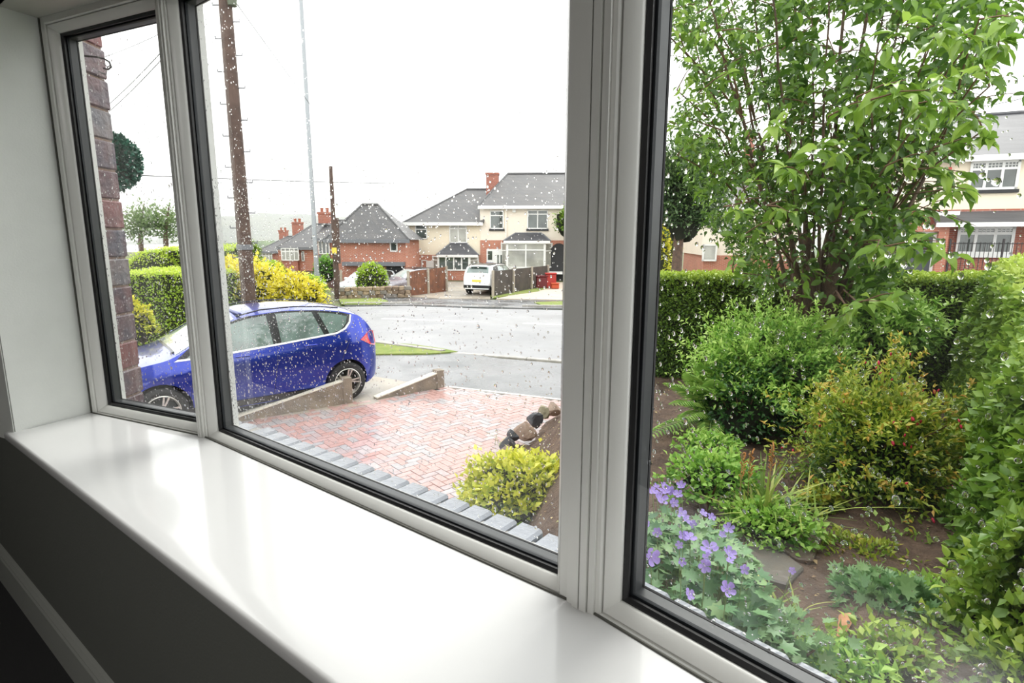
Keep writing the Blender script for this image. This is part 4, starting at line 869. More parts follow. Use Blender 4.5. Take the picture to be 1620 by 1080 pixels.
fence2('board_fence','dark stained fence running back from concrete post right of the white car',(779,470),(866,453),(779,429),(866,420),M_fdark,4)
fence2('board_fence','dull brown fence panel running behind grey lamp post',(432,452),(541,456),(432,428),(541,428),mat('plum_boards',(.14,.075,.065),.8,var=.3,vscale=3),4)
# low rubble wall
rw=thing('stone_wall','low rubble stone wall with dry weeds in front of the parked silver car','wall',tuple(G(590,474)))
SM=[mat('rubble_'+n_,c_,.85,var=.35,vscale=8,bump=.6,bscale=20) for n_,c_ in (('buff',(.36,.27,.18)),('brown',(.24,.17,.12)),('grey',(.28,.25,.22)))]
A=G(537,473); B=G(646,470); d=(B-A); d.z=0; L=d.length; d.normalize(); n=Vector((-d.y,d.x,0))
ico=[]
for q in range(4):
    bm=bmesh.new(); bmesh.ops.create_cube(bm,size=1); bmesh.ops.bevel(bm,geom=bm.edges[:],offset=.16,segments=1,affect='EDGES')
    for v in bm.verts: v.co+=Vector((R.uniform(-.07,.07),R.uniform(-.07,.07),R.uniform(-.07,.07)))
    me=bpy.data.meshes.new('stone'); bm.to_mesh(me); bm.free(); me.materials.append(SM[q%3]); ico.append(me)
for row in range(3):
    x=0
    while x<L:
        wd=R.uniform(.24,.42); p=A+d*(x+wd/2); o=bpy.data.objects.new('stone',ico[R.randrange(4)]); C.objects.link(o); o.parent=rw
        o.matrix_basis=Matrix.Translation(Vector((p.x,p.y,gz(p.y)+.10+row*.19))-rw.location)@Matrix(((d.x,n.x,0,0),(d.y,n.y,0,0),(0,0,1,0),(0,0,0,1)))@Matrix.Diagonal((wd,.34,.22,1)); x+=wd
# boxes by the dark fence
for i,(px,py,w_,h_,c_) in enumerate(((857,456,.75,.7,(.14,.015,.02)),(871,456,.7,.85,(.38,.03,.025)),(878,457,.5,.3,(.5,.08,.03)))):
    p=G(px,py); t=thing('storage_box',('maroon plastic recycling box at the end of dark fence','tall bright red recycling box between maroon and orange boxes','low orange-red box on drive at far right of the red boxes')[i],'box',tuple(p),'recycling boxes on the drive across the road')
    m=mat('box_plastic_%s'%('maroon','red','orange')[i],c_,.35); b=MB(); b.box(p.x-w_/2*.9,p.y-.22,p.z+.03,p.x+w_/2*.9,p.y+.22,p.z+h_,None,None,.04); b.build('tub',m,t)
    b=MB(); b.box(p.x-w_/2,p.y-.27,p.z+h_,p.x+w_/2,p.y+.27,p.z+h_+.07,None,None,.02); b.build('lid',m,t)
# ================================================================== POLES, LAMP POST, WIRES
def pole(name,label,cat,base,topz,r0,r1,m,irons=False,n=14,top_px=None):
    root=thing(name,label,cat,tuple(base)); b=MB(); N=10; tp=top_px if top_px is not None else Vector((base.x,base.y,topz))
    b.tube([base.lerp(tp,i/N) for i in range(N+1)],[r0+(r1-r0)*i/N for i in range(N+1)],n); b.build('shaft',m,root,smooth=False)
    return root,tp
M_tar=mat('creosoted_wood',(.065,.04,.032),.8,col2=(.11,.07,.055),vscale=5,bump=.4,bscale=30)
bY=13.0; bx=atY(388,400,bY).x; bp0=Vector((bx,bY,gz(bY))); 
tpx=Vector((atY(366,0,bY).x*.999,bY,10.5)); tpx.x=bx+(atY(366,0,bY).x-bx)*((10.5-gz(bY))/(atY(366,0,bY).z-atY(388,400,bY).z)) if False else bx
pr_,tp=pole('telegraph_pole','tall dark telegraph pole with step irons behind blue car, left of lamp post','pole',bp0,10.0,.165,.115,M_tar)
for i in range(26):
    z=.9+i*.33; s_=1 if i%2 else -1; r_=.165-.05*(z-bp0.z)/11.3; b=MB(); p=Vector((bx,bY,z)); b.tube([p+Vector((s_*r_*.8,0,0)),p+Vector((s_*(r_+.14),0,0)),p+Vector((s_*(r_+.14),0,.05))],.014,5); b.build('step_iron',M_lead,pr_)
zc=atY(372,6,bY).z; b=MB(); b.lathe([(.0,-.16),(.09,-.16),(.10,0),(.08,.14),(0,.15)],Matrix.Translation((bx+.17,bY-.05,zc+.1)),12); b.build('junction_box',mat('dull_green_box',(.10,.12,.08),.6),pr_)
b=MB(); b.lathe([(.175,0),(.178,.12),(.172,.12)],Matrix.Translation((bx,bY,atY(388,395,bY).z)),14); b.build('pole_band',M_lead,pr_)
lY=28.0; lx=atY(503,462,lY).x; lp,_=pole('lamp_post','slim grey steel lamp post between the two dark poles','lamp post',Vector((lx,lY,gz(lY))),16.2,.115,.085,mat('galvanised_steel',(.33,.35,.37),.45,metal=.3))
b=MB(); b.tube([Vector((lx,lY,gz(lY))),Vector((lx,lY,gz(lY)+1.3))],.14,14); b.build('base_compartment',MATS['galvanised_steel'],lp)
b=MB(); b.tube([Vector((lx,lY,16.1)),Vector((lx+.3,lY-.2,16.4)),Vector((lx+1.0,lY-.6,16.5))],.05,8); b.build('bracket_arm',MATS['galvanised_steel'],lp)
b=MB(); b.box(lx+.9,lY-.8,16.42,lx+1.6,lY-.5,16.58,None,None,.04); b.build('lantern',MATS['galvanised_steel'],lp)
p3=G(534,473); t3=atY(525.5,263,p3.y); pl3,_=pole('wooden_pole','shorter dark wooden pole right of the lamp post','pole',p3,t3.z,.15,.085,M_tar,top_px=Vector((p3.x,p3.y,t3.z)))
q=atY(530,345,p3.y); b=MB(); b.tube([q,q-Vector((0,0,2.2))],.17,10); b.build('cable_guard',M_tar,pl3); q=atY(531,396,p3.y); b=MB(); b.box(q.x-.12,q.y-.22,q.z-.14,q.x+.10,q.y-.15,q.z+.14); b.build('yellow_plate',MATS['yellow_plate'],pl3)
M_wire=mat('overhead_wire',(.10,.10,.11),.6)
def wire(label,a,b_,sag,r):
    pts=[a.lerp(b_,t/14)-Vector((0,0,sag*4*(t/14)*(1-t/14))) for t in range(15)]; o=MB().tube(pts,r,4).build('overhead_wire',M_wire,None); o['label']=label; o['category']='wire'; o['group']='overhead service wires'; return o
T0=Vector((bx+.17,bY,zc+.1))
wire('thin service wire sloping down right from the telegraph pole top',T0,atY(620,330,44),.2,.010)
wire('thin horizontal wire passing behind telegraph pole at mid height',atY(150,274,30),atY(640,290,60),.1,.030)
wire('upper of two parallel wires rising right in the left pane',atY(140,190,24),atY(262,75,13),.1,.014)
wire('lower of two parallel wires rising right in the left pane',atY(142,200,24),atY(264,85,13),.1,.014)
wire('faint wire near the top of left pane',atY(130,100,24),atY(300,30,13),.1,.010)
for k,(y0,y1) in enumerate(((150,170),(205,222),(235,250))): wire(('upper','middle','lower')[k]+' of three faint wires in sky right of the tree',atY(1540,y1,30),atY(1640,y0,26),.05,.018)
# ================================================================== FAR HILLS AND HAZE
def hills(name,Y,prof,m,depth,rough=.6):
    b=MB(); n=len(prof); pts=[]
    xs=np.linspace(prof[0][0],prof[-1][0],90); ys=np.interp(xs,[p[0] for p in prof],[p[1] for p in prof])
    for k in range(6):
        for x,y in zip(xs,ys):
            p=atY(x,y,Y); f=[0,.55,.85,.97,1,.9][k]; yy=Y-depth*(1-k/5.)*(1 if k<4 else .3)
            zz=-2+(p.z+2)*f+math.sin(x*.09+k)*rough*f+math.sin(x*.31+k*2)*rough*.4*f; pts.append((p.x*yy/Y,yy+(depth*.4 if k==5 else 0),zz))
    N=len(xs); b.add(pts,[(k*N+i,k*N+i+1,(k+1)*N+i+1,(k+1)*N+i) for k in range(5) for i in range(N-1)]); o=b.build(name,m,None,kind='structure',smooth=True); return o
hills('hills_far',620,[(-700,398),(60,394),(190,384),(250,377),(330,354),(350,346),(430,343),(500,345),(560,350),(640,357),(900,368),(1300,372),(2400,374)],mat('far_hillside',(.07,.085,.065),.95,col2=(.12,.13,.09),vscale=.02,detail=8),260,1.5)
hills('hills_near',170,[(-700,404),(60,404),(190,404),(250,398),(340,386),(385,386),(410,395),(500,402),(900,402),(2400,398)],mat('near_woodland',(.06,.10,.04),.95,col2=(.12,.17,.07),vscale=.1,detail=8,bump=1,bscale=1),60,1.1)
vm=bpy.data.materials.new('rain_haze'); vm.use_nodes=True; n_=vm.node_tree.nodes; n_.clear(); oo=n_.new('ShaderNodeOutputMaterial'); pv=n_.new('ShaderNodeVolumePrincipled'); pv.inputs['Density'].default_value=.0012; pv.inputs['Color'].default_value=(1,1,1,1); pv.inputs['Anisotropy'].default_value=.2
vm.node_tree.links.new(pv.outputs[0],oo.inputs['Volume'])
b=MB(); b.box(-900,80,-4,900,900,60); hzb=b.build('haze',vm,None); hzb['kind']='stuff'; hzb['label']='pale rain haze over the distant hills'; hzb['category']='haze'
# ================================================================== THE FRONT GARDEN
BX=[(.6,-.1),(2,-.25),(3.5,-.5),(5,-.38),(6.8,0.0),(7.45,.25),(8.4,.6),(9.3,1.0)]
def bx_at(Y): return float(np.interp(Y,[p[0] for p in BX],[p[1] for p in BX]))
def zg(X,Y):
    s_=max(0,min(1,(X-bx_at(Y))/1.15)); s_=s_*s_*(3-2*s_); pl_=-.02-.065*Y
    return -1.36+(pl_+1.36)*s_+.02*math.sin(X*5+Y*3)+.015*math.sin(X*11-Y*7)
nx_,ny_=90,90; vs=[];fs=[]
for j in range(ny_+1):
    Y=.95+(9.3-.95)*j/ny_
    for i in range(nx_+1):
        X=bx_at(Y)-.05+(8.2-bx_at(Y))*(i/nx_)**1.3; Yf=min(Y,9.15-(X-.8)*.404); vs.append((X,Yf,zg(X,Yf)+R.uniform(-.008,.008)))
fs=[(j*(nx_+1)+i,j*(nx_+1)+i+1,(j+1)*(nx_+1)+i+1,(j+1)*(nx_+1)+i) for j in range(ny_) for i in range(nx_)]
b=MB(); b.add(vs,fs); b.build('ground_garden_bed',M_earth,None,kind='structure',smooth=True)
def ongard(px,py,up=0):
    d=ray(px,py); Y=.9
    while Y<9.5:
        p=d*(Y/d[1])
        if p[2]+CZ<=zg(p[0],Y)+up: break
        Y+=.01
    return Vector((p[0],Y,zg(p[0],Y)))
def rock(p,sx,sy,sz,m,label,group=None,seed=0,name='rock'):
    rr=random.Random(seed); bm=bmesh.new(); bmesh.ops.create_icosphere(bm,subdivisions=2,radius=1)
    cut=[(Vector((rr.uniform(-1,1),rr.uniform(-1,1),rr.uniform(-.4,1))).normalized(),rr.uniform(.42,.72)) for _ in range(8)]
    for v in bm.verts:
        for n,dd in cut:
            e=v.co.dot(n)-dd
            if e>0: v.co-=n*e
        v.co=Vector((v.co.x*sx,v.co.y*sy,v.co.z*sz))+Vector((rr.uniform(-.03,.03)*sx,rr.uniform(-.03,.03)*sy,rr.uniform(-.03,.03)*sz))+Vector((p.x,p.y,p.z+sz*.35))
    me=bpy.data.meshes.new(name); bm.to_mesh(me); bm.free(); me.materials.append(m); o=link(name,me,None,label=label,category='rock'); 
    if group: o['group']=group
    return o
MR=[mat('rock_'+n_,c_,.6,var=.4,vscale=7,bump=.6,bscale=25,coat=.15) for n_,c_ in (('dark',(.05,.052,.06)),('tan',(.40,.29,.22)),('olive',(.34,.31,.20)),('brown',(.16,.11,.085)))]
def rk(px,py,Y,sx,sz,mi,label,seed): p=atY(px,py,Y); rock(Vector((p.x,p.y,p.z-sz*.35)),sx,sx*.8,sz,MR[mi],label,'rockery stones edging the bed',seed)
rk(843,663,7.3,.15,.14,0,'angular dark slate-coloured rock on top of the bed edge',1)
rk(862,650,7.6,.10,.12,2,'small olive-tan rock just behind the angular dark rock',2)
rk(876,646,7.9,.14,.12,1,'tan rock with dark hollow beside the central window post',3)
rk(832,680,7.0,.17,.15,1,'rounded pinkish tan rock below the angular dark rock',4)
rk(812,688,6.8,.09,.09,0,'small dark rock left of the rounded tan rock',5)
rk(803,700,6.6,.13,.12,0,'blackish rock just above the golden bush',6)
rk(800,716,6.3,.13,.11,3,'brown rock half hidden behind top of the golden bush',8)
rk(1038,634,6.3,.20,.20,3,'weathered brown-grey stone at the foot of front hedge left of fern',7)
rk(1012,742,3.9,.10,.13,3,'dark stone beside the black window gasket above purple flowers',9)
# ------------------------------------------------------------------ foliage materials
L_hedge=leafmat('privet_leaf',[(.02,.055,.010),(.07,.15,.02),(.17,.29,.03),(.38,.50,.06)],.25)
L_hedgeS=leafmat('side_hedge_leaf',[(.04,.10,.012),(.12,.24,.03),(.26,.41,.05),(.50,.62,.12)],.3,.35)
L_tree=leafmat('cherry_leaf',[(.03,.08,.012),(.08,.17,.022),(.18,.32,.04),(.36,.52,.09)],.42,.30)
L_treeS=leafmat('small_glossy_leaf',[(.012,.05,.015),(.03,.10,.025),(.07,.18,.04),(.14,.28,.07)],.2,.25)
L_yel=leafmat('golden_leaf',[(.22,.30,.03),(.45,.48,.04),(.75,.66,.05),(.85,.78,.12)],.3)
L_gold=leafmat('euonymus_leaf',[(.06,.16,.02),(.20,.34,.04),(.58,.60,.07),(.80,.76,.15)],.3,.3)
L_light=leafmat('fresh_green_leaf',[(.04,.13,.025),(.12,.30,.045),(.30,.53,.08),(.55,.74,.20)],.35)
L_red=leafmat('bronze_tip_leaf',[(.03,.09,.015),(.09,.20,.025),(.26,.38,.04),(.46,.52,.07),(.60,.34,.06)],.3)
L_gera=leafmat('geranium_leaf',[(.06,.16,.07),(.12,.26,.11),(.20,.36,.16),(.30,.46,.20)],.3)
L_fern=leafmat('fern_leaf',[(.12,.28,.05),(.24,.42,.08),(.42,.58,.14)],.35)
L_blade=leafmat('blade_leaf',[(.10,.20,.03),(.26,.38,.07),(.50,.52,.14)],.3)
M_coreshade=mat('hedge_core_shade',(.018,.022,.010),.95,var=.4,vscale=5)  # shade between the leaves, put into a near-black solid core
M_bark=mat('brown_bark',(.16,.10,.07),.85,col2=(.09,.06,.045),vscale=12,bump=.7,bscale=30)
M_bark2=mat('red_brown_twig',(.14,.075,.045),.8)
def sinn(P,f,ph): return np.sin(P[:,0]*f+ph)*np.sin(P[:,1]*f*1.3+ph*2)*np.sin(P[:,2]*f*1.1+ph*3)
def hedge(name,label,A,B,width,top0,top1,basef,m,n,size,wr,batter=.05,parts=0,kind='kite',lump=.04,back=False,score=None,cat='hedge',ldens=None,group=None):
    """clipped hedge; A->B runs along the face towards the house/viewer, width goes away from it"""
    A=np.array(A[:2]);B=np.array(B[:2]); d=B-A; L=np.linalg.norm(d); d/=L; nn=np.array([d[1],-d[0]]);   # to the right of A->B
    if (np.dot(nn,-(A+B)/2))<0: nn=-nn                                                             # face normal, towards the camera
    root=thing(name,label,cat,(A[0]-nn[0]*width/2,A[1]-nn[1]*width/2,basef(*A)),group)
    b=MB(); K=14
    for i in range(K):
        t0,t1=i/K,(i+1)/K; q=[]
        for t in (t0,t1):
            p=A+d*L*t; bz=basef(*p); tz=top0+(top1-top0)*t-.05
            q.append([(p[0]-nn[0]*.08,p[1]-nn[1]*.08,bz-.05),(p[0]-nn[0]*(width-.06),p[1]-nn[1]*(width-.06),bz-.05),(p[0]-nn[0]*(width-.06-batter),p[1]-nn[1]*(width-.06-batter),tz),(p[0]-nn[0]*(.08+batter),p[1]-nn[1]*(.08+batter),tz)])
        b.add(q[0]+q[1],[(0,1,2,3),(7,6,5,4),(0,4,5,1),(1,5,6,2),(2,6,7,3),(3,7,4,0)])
    b.build('shade_core',M_coreshade,root)
    H=1.3; fa=L*H; ta=L*width; ea=width*H; pr=np.array([fa,ta*1.1,ea*.8,ea*.8,(fa if back else 0)]); pr/=pr.sum(); w_=NR.choice(5,n,p=pr); t=NR.rand(n); 
    if ldens: t=t**ldens
    h=NR.rand(n); s_=NR.rand(n)
    t=np.where(w_==2,0,np.where(w_==3,1,t)); off=np.where(w_==0,0,np.where(w_==4,width,s_*width)); h=np.where(w_==1,1,h)
    p2=A[None,:]+d[None,:]*(L*t)[:,None]; bz=np.array([basef(x,y) for x,y in p2]); tz=top0+(top1-top0)*t; z=bz+(tz-bz)*h
    off=off+np.where(off<width/2,batter*h,-batter*h)
    P=np.stack([p2[:,0]-nn[0]*off,p2[:,1]-nn[1]*off,z],1)
    out=np.zeros((n,3)); out[w_==0]=[nn[0],nn[1],0]; out[w_==4]=[-nn[0],-nn[1],0]; out[w_==1]=[0,0,1]; out[w_==2]=[-d[0],-d[1],0]; out[w_==3]=[d[0],d[1],0]
    P+=out*(lump*(sinn(P,3.1,1.)+.7*sinn(P,7.3,2.)))[:,None]*1.5+out*NR.uniform(-.07,.03,(n,1)); 
    D=out*.6+rdir(n)*.9+np.array([0,0,.25]); N=out*.7+rdir(n)*.8+np.array([0,0,.4])
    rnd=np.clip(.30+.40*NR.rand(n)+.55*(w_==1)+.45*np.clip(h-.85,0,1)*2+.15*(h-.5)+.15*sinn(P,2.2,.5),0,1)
    sz=size*(.6+.7*NR.rand(n)); leafy(root,P,D,N,sz,wr,kind,m,parts,None,rnd); return root
fa0=atY(955,600,7.55); 
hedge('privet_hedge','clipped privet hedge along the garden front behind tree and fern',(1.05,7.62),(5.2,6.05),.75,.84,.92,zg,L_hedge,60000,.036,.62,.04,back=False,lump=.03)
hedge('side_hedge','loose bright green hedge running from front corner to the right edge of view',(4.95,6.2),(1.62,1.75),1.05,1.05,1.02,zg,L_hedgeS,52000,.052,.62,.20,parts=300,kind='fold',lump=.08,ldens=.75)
# ------------------------------------------------------------------ shrubs
def shrub(name,label,c,rad,m,n,size,wr,kind='fold',parts=0,lump=.18,core=.78,up=.3,rnd0=.35,cat='shrub',group=None,droop=0,tipcol=.3,stems=8,base=None,coremat=None,freq=4,shell=.35,sprigs=0,sprl=.16):
    c=np.array(c,float); rad=np.array(rad,float); bz=c[2]-rad[2] if base is None else base
    root=thing(name,label,cat,(c[0],c[1],bz),group)
    D0=rdir(n); D0[:,2]=np.where(D0[:,2]<-.45,-D0[:,2],D0[:,2]); l=1+lump*(sinn(D0*2,freq*.6,1.3+c[0])+.7*sinn(D0*2,freq,2.1+c[1]))*1.6
    r=l*(1-shell*NR.rand(n)**1.6+.06*NR.randn(n)); P=c+D0*rad*r[:,None]; out=D0
    D=out*.8+rdir(n)*.8+np.array([0,0,up]); N=out*.5+rdir(n)*.7+np.array([0,0,.8])
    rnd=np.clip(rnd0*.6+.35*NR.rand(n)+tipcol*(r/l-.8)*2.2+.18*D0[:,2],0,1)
    if sprigs:
        E0=rdir(sprigs); E0[:,2]=np.abs(E0[:,2])*.9-.15; E0/=np.linalg.norm(E0,axis=1,keepdims=True); le=1+lump*(sinn(E0*2,freq*.6,1.3+c[0])+.7*sinn(E0*2,freq,2.1+c[1]))*1.6
        K=16; S0=c+E0*rad*(le*.92)[:,None]; sd=E0*.8+np.array([0,0,.55])+.35*NR.randn(sprigs,3); sd/=np.linalg.norm(sd,axis=1,keepdims=True); sl=sprl*(.5+.9*NR.rand(sprigs))
        tt=(np.arange(K)/K)[None,:]; PP=S0[:,None,:]+sd[:,None,:]*(tt*sl[:,None])[:,:,None]+np.array([0,0,-.25])*(tt**2*sl[:,None])[:,:,None]
        DD=sd[:,None,:]*.7+rdir(sprigs*K).reshape(sprigs,K,3)*.9; NN2=np.array([0,0,1.])+rdir(sprigs*K).reshape(sprigs,K,3)*.5
        P=np.concatenate([P,PP.reshape(-1,3)]); D=np.concatenate([D,DD.reshape(-1,3)]); N=np.concatenate([N,NN2.reshape(-1,3)]); rnd=np.concatenate([rnd,np.clip(.5+.45*tt+.15*NR.randn(sprigs,K),0,1).reshape(-1)]); n=len(P)
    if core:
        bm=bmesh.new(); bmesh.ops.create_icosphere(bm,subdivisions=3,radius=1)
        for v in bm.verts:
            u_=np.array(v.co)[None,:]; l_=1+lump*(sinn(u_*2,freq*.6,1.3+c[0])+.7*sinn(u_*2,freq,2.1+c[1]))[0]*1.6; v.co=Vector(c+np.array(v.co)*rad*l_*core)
        me=bpy.data.meshes.new('shade_core'); bm.to_mesh(me); bm.free(); me.materials.append(coremat or M_coreshade); link('shade_core',me,root)
    if stems:
        for i in range(stems):
            a=R.uniform(0,6.28); e=c+np.array([math.cos(a)*rad[0]*.8,math.sin(a)*rad[1]*.8,rad[2]*R.uniform(.2,.8)]); b=MB(); p0=Vector((c[0]+R.uniform(-.04,.04),c[1]+R.uniform(-.04,.04),bz-.02)); e=Vector(e)
            b.tube([p0,p0.lerp(e,.5)+Vector((0,0,rad[2]*.15)),e],[.010+.008*rad[0],.008,.003],5); b.build('stem',M_bark2,root)
    leafy(root,P,D,N,size*(.65+.6*NR.rand(n)),wr,kind,m,parts,None,rnd); return root,P[:len(D0)],D0,r
def sh(px,py,Y,rx,rz,**k): p=atY(px,py,Y); return (p.x,p.y,p.z),(rx,rx*.85,rz)
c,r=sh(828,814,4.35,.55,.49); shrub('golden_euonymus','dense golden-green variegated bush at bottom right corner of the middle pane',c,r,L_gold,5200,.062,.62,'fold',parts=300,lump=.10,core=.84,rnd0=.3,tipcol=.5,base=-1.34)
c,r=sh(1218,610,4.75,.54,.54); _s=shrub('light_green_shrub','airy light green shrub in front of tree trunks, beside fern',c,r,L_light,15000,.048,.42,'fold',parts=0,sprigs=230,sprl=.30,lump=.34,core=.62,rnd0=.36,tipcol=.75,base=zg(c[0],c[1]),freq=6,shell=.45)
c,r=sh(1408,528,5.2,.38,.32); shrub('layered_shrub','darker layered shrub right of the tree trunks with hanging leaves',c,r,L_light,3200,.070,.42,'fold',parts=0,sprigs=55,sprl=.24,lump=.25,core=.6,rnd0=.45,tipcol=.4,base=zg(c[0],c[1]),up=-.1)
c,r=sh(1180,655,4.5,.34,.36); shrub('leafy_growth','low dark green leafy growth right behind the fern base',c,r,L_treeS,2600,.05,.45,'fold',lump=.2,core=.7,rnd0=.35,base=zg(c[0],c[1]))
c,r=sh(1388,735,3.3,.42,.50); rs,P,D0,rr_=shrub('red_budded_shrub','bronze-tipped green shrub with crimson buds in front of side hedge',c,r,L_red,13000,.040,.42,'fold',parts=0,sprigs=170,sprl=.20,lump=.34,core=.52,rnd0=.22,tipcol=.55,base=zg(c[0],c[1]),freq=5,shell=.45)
M_bud=mat('crimson_bud',(.55,.02,.07),.4)
bp=bpy.data.meshes.new('bud'); bm=bmesh.new(); bmesh.ops.create_icosphere(bm,subdivisions=1,radius=1); 
for v in bm.verts: v.co=Vector((v.co.x*.5,v.co.y*.5,v.co.z*1.0))
bm.to_mesh(bp); bm.free(); bp.materials.append(M_bud)
k=0
for i in range(len(P)):
    if rr_[i]>1.0 and D0[i,1]<.2 and D0[i,2]>-.2 and R.random()<.16 and k<46:
        o=bpy.data.objects.new('flower_bud',bp); C.objects.link(o); o.parent=rs; q=Vector(P[i]+D0[i]*.03)-rs.location; s_=R.uniform(.010,.017); o.matrix_basis=Matrix.Translation(q)@Matrix.Rotation(R.uniform(-.8,.8),4,'X')@Matrix.Scale(s_,4); k+=1
c,r=sh(1350,905,2.55,.24,.16); shrub('low_green_plant','low dark leafy plant with few red tips left of slab edge, under red-budded shrub',c,r,L_red,1500,.036,.45,'fold',lump=.2,core=.6,rnd0=.28,tipcol=.4,base=zg(c[0],c[1]),stems=3)
c,r=sh(1395,965,2.1,.20,.12); shrub('low_green_plant','pale mint lobed-leaf plant low at bottom right below the slabs',c,r,L_gera,420,.060,.95,'lobed',lump=.2,core=.0,rnd0=.6,base=zg(c[0],c[1]),stems=6,shell=.7)
c,r=sh(1590,985,1.9,.20,.26); shrub('bright_leafy_clump','bright green broad-leaved clump at lower right corner of view',c,r,L_hedgeS,900,.055,.66,'ovate',lump=.25,core=.6,rnd0=.7,base=zg(c[0],c[1]),stems=4,shell=.6)
c,r=sh(1125,760,3.0,.26,.14); shrub('ground_cover','small bright ground cover plant just above the purple geranium flowers',c,r,L_light,1500,.038,.6,'fold',lump=.25,core=.5,rnd0=.35,tipcol=.4,base=zg(c[0],c[1]),stems=3)
c,r=sh(1215,830,2.65,.24,.10); shrub('ground_cover','yellow-green ground cover around grassy blades, left of the slabs',c,r,L_light,1300,.036,.6,'fold',lump=.25,core=.5,rnd0=.5,tipcol=.4,base=zg(c[0],c[1]),stems=3)
c,r=sh(1215,1010,1.7,.20,.06); shrub('ground_cover','sparse pale seedlings in front of the terracotta shard',c,r,L_gera,260,.050,.9,'lobed',lump=.3,core=0,rnd0=.6,base=zg(c[0],c[1]),stems=4,shell=.9)
for (px_,py_,Y_,rx_,rz_,mm_,nn2,lb_) in ((1440,900,2.75,.30,.20,L_light,1700,'leafy dark weeds between red-budded shrub and side hedge foot'),(1440,1010,2.1,.26,.16,L_gera,500,'pale lobed seedlings at foot of the side hedge, bottom right'),(1330,1065,1.6,.16,.05,L_light,350,'fine green weeds by the timber edging at bottom of right pane'),(1120,705,3.9,.22,.07,L_light,700,'small seedlings on bare soil below the fern'),(1295,800,3.1,.12,.10,L_red,500,'little green sprig at left foot of red-budded shrub'),(1520,1050,1.85,.26,.16,L_hedgeS,900,'bright broad leaves filling the bottom edge right of the shard'),(1480,985,2.15,.24,.16,L_light,1100,'mid green weeds at the very foot of the side hedge, above bottom edge'),(1600,1075,1.6,.16,.14,L_hedgeS,500,'last leafy clump in the bottom right corner'),(1395,1060,1.7,.20,.12,L_hedgeS,420,'broad green leaves at the very bottom right of terracotta shard')):
    c,r=sh(px_,py_,Y_,rx_,rz_); shrub('ground_cover',lb_,c,r,mm_,nn2,.042 if mm_ is not L_gera else .055,.6 if mm_ is not L_gera else .95,'fold' if mm_ is not L_gera else 'lobed',lump=.25,core=.4 if rz_>.1 else 0,rnd0=.5,base=zg(c[0],c[1]),stems=3,shell=.6,tipcol=.4)

# ---- geranium
gp=Vector((.80,1.95,zg(.8,1.95))); ger=thing('purple_geranium','hardy geranium with lobed pale leaves and purple flowers below right pane','flower',tuple(gp))
n=1500; ang=NR.rand(n)*6.28; rad=np.sqrt(NR.rand(n)); P=np.stack([.56+.34*rad*np.cos(ang),1.92+.62*rad*np.sin(ang),np.zeros(n)],1)
base_=np.array([zg(x,y) for x,y in P[:,:2]]); P[:,2]=base_+.08+.40*(1-rad**2*.5)*(.35+.65*NR.rand(n)); 
D=np.stack([np.cos(ang)*.8,np.sin(ang)*.8,NR.uniform(-.3,.3,n)],1)+rdir(n)*.5; N=np.array([0,0,1.])+rdir(n)*.45
leafy(ger,P,D,N,.054*(.7+.6*NR.rand(n)),1.0,'lobed',L_gera,parts=200)
st=MB()
for i in range(0,n,3): st.tube([Vector((P[i,0]*.6+.4*.76,P[i,1]*.6+.4*1.98,base_[i])),Vector(P[i])],.0016,4)
o=st.build('stems',mat('pale_stem',(.22,.32,.12),.6),ger); o['kind']='stuff'
M_pet=mat('violet_petal',(.42,.31,.76),.5,trans=.35,var=.15,vscale=30); M_ctr=mat('pale_flower_centre',(.75,.65,.75),.5)
fl=[]
for q in range(4):
    b=MB(); 
    for k in range(5):
        a=2*math.pi*k/5+R.uniform(-.1,.1); cu=R.uniform(-.1,.35); ca_,sa_=math.cos(a),math.sin(a); T=[(.05,0,0),(.45,-.32,.12),(.85,-.40,.2+cu),(1.03,-.14,.22+cu),(1.03,.14,.22+cu),(.85,.40,.2+cu),(.45,.32,.12),(.5,0,.04)]
        b.add([(x*ca_-y*sa_,x*sa_+y*ca_,z+.0) for x,y,z in T],[(0,1,7),(1,2,7),(2,3,7),(3,4,7),(4,5,7),(5,6,7),(6,0,7)],0)
    b.lathe([(.0,.22),(.05,.2),(.07,.05),(.1,0)],Matrix.Identity(4),7,1)
    me=bpy.data.meshes.new('bloom'); me.from_pydata(b.v,[],b.f); me.materials.append(M_pet); me.materials.append(M_ctr); me.polygons.foreach_set('material_index',b.m); fl.append(me)
FP=[(1030,880,22),(1045,790,18),(1032,778,15),(1060,775,12),(1078,768,12),(1020,830,14),(1078,812,14),(1087,822,14),(1098,830,12),(1112,812,12),(1125,818,11),(1092,850,16),(1080,848,14),(1075,862,10),(1123,868,22),(1117,882,14),(1153,875,18),(1153,886,12),(1115,895,16),(1177,900,12),(1150,932,20),(1078,888,11),(1013,878,14),(1090,940,15),(1153,836,14),(1142,846,10),(1053,776,14),(1073,782,12),(1050,768,10),(1253,902,9),(1016,798,14),(1038,770,10),(1066,795,12),(1040,842,12)]
